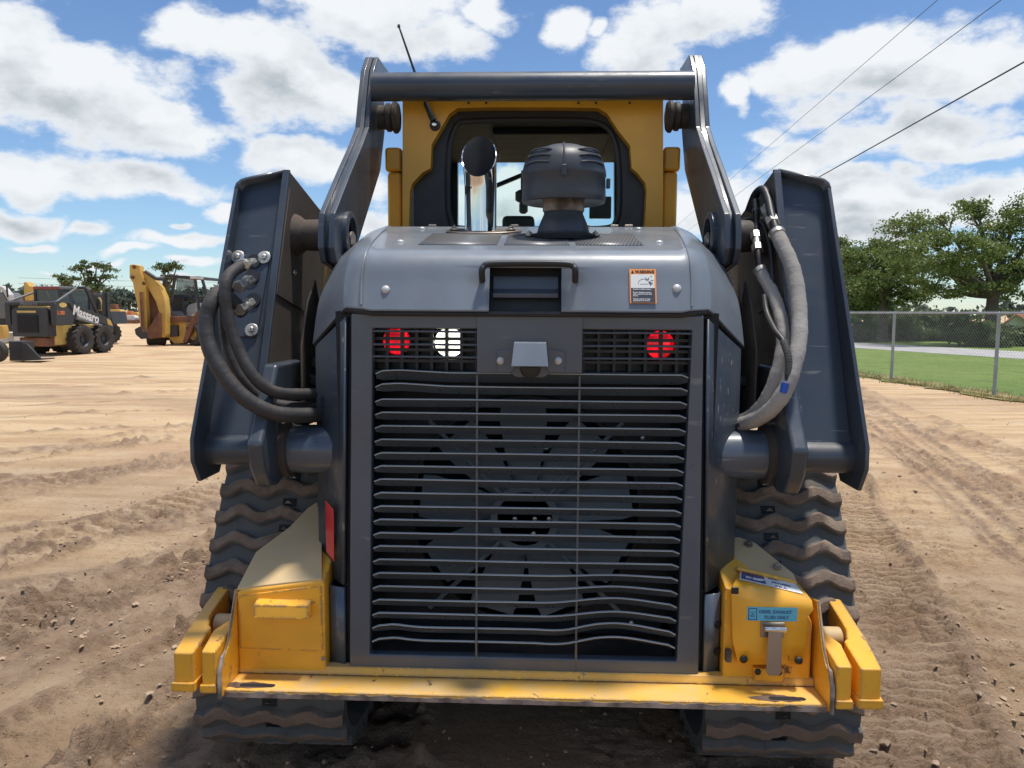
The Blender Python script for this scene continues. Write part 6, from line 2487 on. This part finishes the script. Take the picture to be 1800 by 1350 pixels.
# ---- left trees
for (nm, px, Y, tr, fz, bl, n, sz, lab, sd) in (
        ('pecan_tree', 162, 95, .35, 3.5, [(150, 468, 14, 8, 0), (172, 463, 14, 8, 0), (190, 472, 10, 7, 0), (160, 485, 16, 9, 0), (180, 490, 12, 7, 0), (150, 500, 14, 8, 0), (172, 505, 14, 8, 0), (138, 474, 8, 6, 0), (194, 488, 7, 4, 0), (186, 508, 6, 5, 0)], 2600, .15, 'taller of the two thin-leaved trees behind the skid steer', 51),
        ('pecan_tree', 116, 105, .35, 4.0, [(104, 487, 8, 5, 0), (118, 490, 12, 6, 0), (130, 492, 8, 6, 0), (112, 497, 12, 4, 0)], 1100, .15, 'shorter thin-leaved tree just above the skid steer cab roof', 52),
        ('pecan_tree', 296, 100, .32, 4.0, [(280, 467, 9, 5, 0), (300, 463, 10, 6, 0), (312, 468, 8, 6, 0), (290, 475, 14, 5, 0), (300, 490, 10, 8, 0), (292, 505, 10, 8, 0), (300, 520, 10, 8, 0)], 2200, .15, 'thin-leaved tree rising behind the canopy of the backhoe', 53)):
    p = at(px, 560, Y)
    tree(nm, (p.x, p.y, 0), tr, fz, pb(bl, Y, 1.0), n, sz, 1, lab, 'tree', 'trees behind the yard', sd, .55)

# ---- pine wood on the left horizon
rs = np.random.RandomState(9)
V, F = [], []
gT = Geo()
bl = []
for k in range(330):
    x = rs.uniform(-150, -20)
    y = 165 + (x + 85) * .10 + rs.uniform(0, 16)
    h = rs.uniform(4.6, 6.4)
    gT.tube([(x, y, 0), (x, y, h * .95)], [.16, .06], 5)
    for q in range(3):
        bl.append(((x, y, h * (.66 + .14 * q)), (1.4 - .35 * q, 1.4 - .35 * q, 1.1)))
    if k % 3 == 0:
        bl.append(((x, y - 2, 1.2), (2.2, 1.2, 1.3)))
W = mk('woodland', gT, bark, None, smooth=60)
tag(W, kind='stuff')
W2 = leaves_mesh('woodland_foliage', bl, 62000, .34, LM[3], None, 60, .8)
tag(W2, kind='stuff')

# far tree belts closing the horizon (left of the pines and behind the machine)
def belt(x0, x1, y, h, n, sd):
    rs_ = np.random.RandomState(sd)
    bb_ = [((rs_.uniform(x0, x1), y + rs_.uniform(-12, 12), h * rs_.uniform(.2, .8)), (h * .8, h * .6, h * .45)) for _ in range(90)]
    o = leaves_mesh('woodland', bb_, n, .8, LM[3], None, sd, 2.0)
    tag(o, kind='stuff')


belt(-420, 60, 330, 5.5, 16000, 71)
belt(40, 420, 300, 6.5, 16000, 72)

# ================================================================ FENCE
FE = empty('chain_link_fence', tuple(F0))
tag(FE, 'galvanised chain link fence between the dirt yard and the lawn', 'fence')
post_s = [0.0]
for p in (Vector((7.62, 16.9, 0)), Vector((7.30, 19.9, 0))):
    post_s.append((p - F0).dot(FDIR))
sp_ = 3.05
ss = sorted([-2 * sp_, -sp_] + post_s + [post_s[-1] + sp_ * k for k in range(1, 9)])
FH = 1.44
for s in ss:
    p = F0 + FDIR * s
    g = Geo()
    g.tube([p + Vector((0, 0, -.1)), p + Vector((0, 0, FH - .01))], .030, 12)
    po = mk('post', g, B_['galv'], FE, smooth=50)
    g = Geo()
    g.lathe([(.034, 0), (.034, .03), (.02, .05), (0, .055)], p + Vector((0, 0, FH - .03)), (0, 0, 1), 12)
    mk('post_cap', g, B_['galv'], po, smooth=50)
g = Geo()
a_, b_ = F0 + FDIR * ss[0], F0 + FDIR * ss[-1]
g.tube([a_ + Vector((0, 0, FH)), b_ + Vector((0, 0, FH))], .022, 10)
mk('top_rail', g, B_['galv'], FE, smooth=50)
g = Geo()
off = -FN * .035
wv, wf = [], []
hgt = FH + .02
s = ss[0]
wr = .0014
tri = [(-wr, -wr), (wr, -wr), (0, wr)]
while s < min(ss[-1], 24) - hgt:
    for d in (1, -1):
        s0_, s1_ = (s, s + hgt) if d > 0 else (s + hgt, s)
        A_ = F0 + FDIR * s0_ + off + Vector((0, 0, .03))
        Bq = F0 + FDIR * s1_ + off + Vector((0, 0, .03 + hgt))
        o_ = len(g.v)
        for P_ in (A_, Bq):
            for (u, w_) in tri:
                g.v.append(tuple(P_ + FDIR * u * 1.4 + FN * w_))
        g.f += [(o_, o_ + 1, o_ + 4, o_ + 3), (o_ + 1, o_ + 2, o_ + 5, o_ + 4), (o_ + 2, o_, o_ + 3, o_ + 5)]
        g.m += [0, 0, 0]
    s += .072
mk('mesh', g, B_['galv'], FE, smooth=0)

# ================================================================ HOUSES
wallm = paint('pale_green_siding', (0.44, 0.50, 0.40), 0.8, dust=.1, scale=.3)
roofm = paint('orange_red_roof', (0.50, 0.20, 0.12), 0.85, dust=.1, scale=.5, var=.25)
trim = paint('white_trim', (0.70, 0.71, 0.70), 0.6, dust=.1)
hx = at(1764, 590, 52)
HS = empty('house', (hx.x + 3, 54, 0))
tag(HS, 'pale green house with an orange red roof behind the fence', 'house')
Yh = 52.0
xa, xb = at(1758, 590, Yh).x, at(1758, 590, Yh).x + 7.0
ze = at(1760, 577, Yh).z
zr = at(1788, 557, Yh).z
zr = 1.55
g = Geo()
xm = (xa + xb) / 2
g.slab([(xa, Yh, 0), (xb, Yh, 0), (xb, Yh, .75), (xm - 1.6, Yh, 2.0), (xa, Yh, .75)], (0, 8, 0)) if False else None
zE, zR = at(1760, 576, Yh).z, at(1785, 556, Yh).z
xr_ = at(1785, 556, Yh).x
g.slab([(xa, Yh, 0), (xb, Yh, 0), (xb, Yh, zE + .3), (xr_ + .6, Yh, zR), (xr_, Yh, zR), (xa, Yh, zE)], (5.6, 8, 0))
mk('wall', g, wallm, HS)
g = Geo()
g.slab([(xr_ - .1, Yh - .25, zR + .12), (xb + 2, Yh - .25, zR + .10), (xb + 2, Yh - .6, zE - .12), (xr_ + .9, Yh - .6, zE + .15)], (0, .25, .08))
g.slab([(xr_ - .1, Yh - .3, zR + .12), (xa - .3, Yh - .3, zE - .02), (xa - .3, Yh - .3, zE + .08), (xr_ - .1, Yh - .3, zR + .24)], (5.7, 8.2, 0))
mk('roof', g, roofm, HS, bevel=.02)
g = Geo()
pw = at(1776, 577, Yh - .05)
g.slab([(pw.x - .16, Yh - .05, pw.z - .3), (pw.x + .16, Yh - .05, pw.z - .3), (pw.x + .16, Yh - .05, pw.z + .3), (pw.x - .16, Yh - .05, pw.z + .3)], (0, .04, 0))
wo = mk('window', g, trim, HS)
g = Geo()
g.slab([(pw.x - .10, Yh - .08, pw.z - .22), (pw.x + .10, Yh - .08, pw.z - .22), (pw.x + .10, Yh - .08, pw.z + .22), (pw.x - .10, Yh - .08, pw.z + .22)], (0, .02, 0))
mk('pane', g, B_['black'], wo)
g = Geo()
zz = at(1765, 588, Yh).z
g.b2(xa - .1, xb, Yh - .25, Yh - .02, zz, zz + .12)
mk('fascia', g, trim, HS)
PO = empty('porch', (at(1642, 590, 60).x, 61, 0))
tag(PO, 'white flat-roofed porch on slim columns under the distant trees', 'porch')
Yp = 60
a_, b_ = at(1622, 570, Yp), at(1660, 574, Yp)
g = Geo()
g.b2(a_.x, b_.x, Yp, Yp + 4, b_.z, a_.z)
mk('roof', g, trim, PO, bevel=.02)
for px in (1626, 1637, 1648, 1658):
    g = Geo()
    x = at(px, 575, Yp).x
    g.b2(x - .07, x + .07, Yp + .1, Yp + .24, 0, b_.z)
    mk('column', g, trim, PO)
g = Geo()
g.b2(a_.x + .3, b_.x + 1.5, Yp + 3.9, Yp + 6, 0, b_.z + .05)
mk('wall', g, paint('brown_wall', (.12, .09, .07), .8), PO)

# ================================================================ POWER LINES
pm = paint('power_cable', (0.03, 0.035, 0.04), 0.6, dust=0)
hd = Vector((math.sin(RAD(2.46)), math.cos(RAD(2.46)), 0))
sdv = Vector((hd.y, -hd.x, 0))
for (sl_, z, r, lab) in ((.571, 8.0, .022, 'lowest and thickest power line crossing the sky above the fence'), (.75, 9.2, .010, 'middle of the three power lines above the fence, thin'), (.882, 9.6, .008, 'highest and faintest power line above the fence')):
    X_ = (z - 1.4) / sl_
    pts = []
    for k in range(41):
        s = 4 + k * 6.5
        pts.append(Vector((.045, 0, 0)) + sdv * X_ + hd * s + Vector((0, 0, z - .35 * (1 - ((k - 20) / 20) ** 2) * .3)))
    g = Geo()
    g.tube(pts, r, 6)
    o = mk('power_line', g, pm)
    tag(o, lab, 'power line', group='power lines over the road')
for i, (z, dx) in enumerate(((4.1, 0), (4.9, 0))):
    g = Geo()
    a_ = Vector((-75, 108, z + 1.0))
    b_ = Vector((-20, 118, z + 1.0))
    g.tube([a_.lerp(b_, k / 12) + Vector((0, 0, -.35 * (1 - ((k - 6) / 6) ** 2))) for k in range(13)], .018, 5)
    o = mk('power_line', g, pm)
    tag(o, ('lower', 'upper')[i] + ' of two faint wires low over the pine wood', 'power line', group='wires beyond the yard')
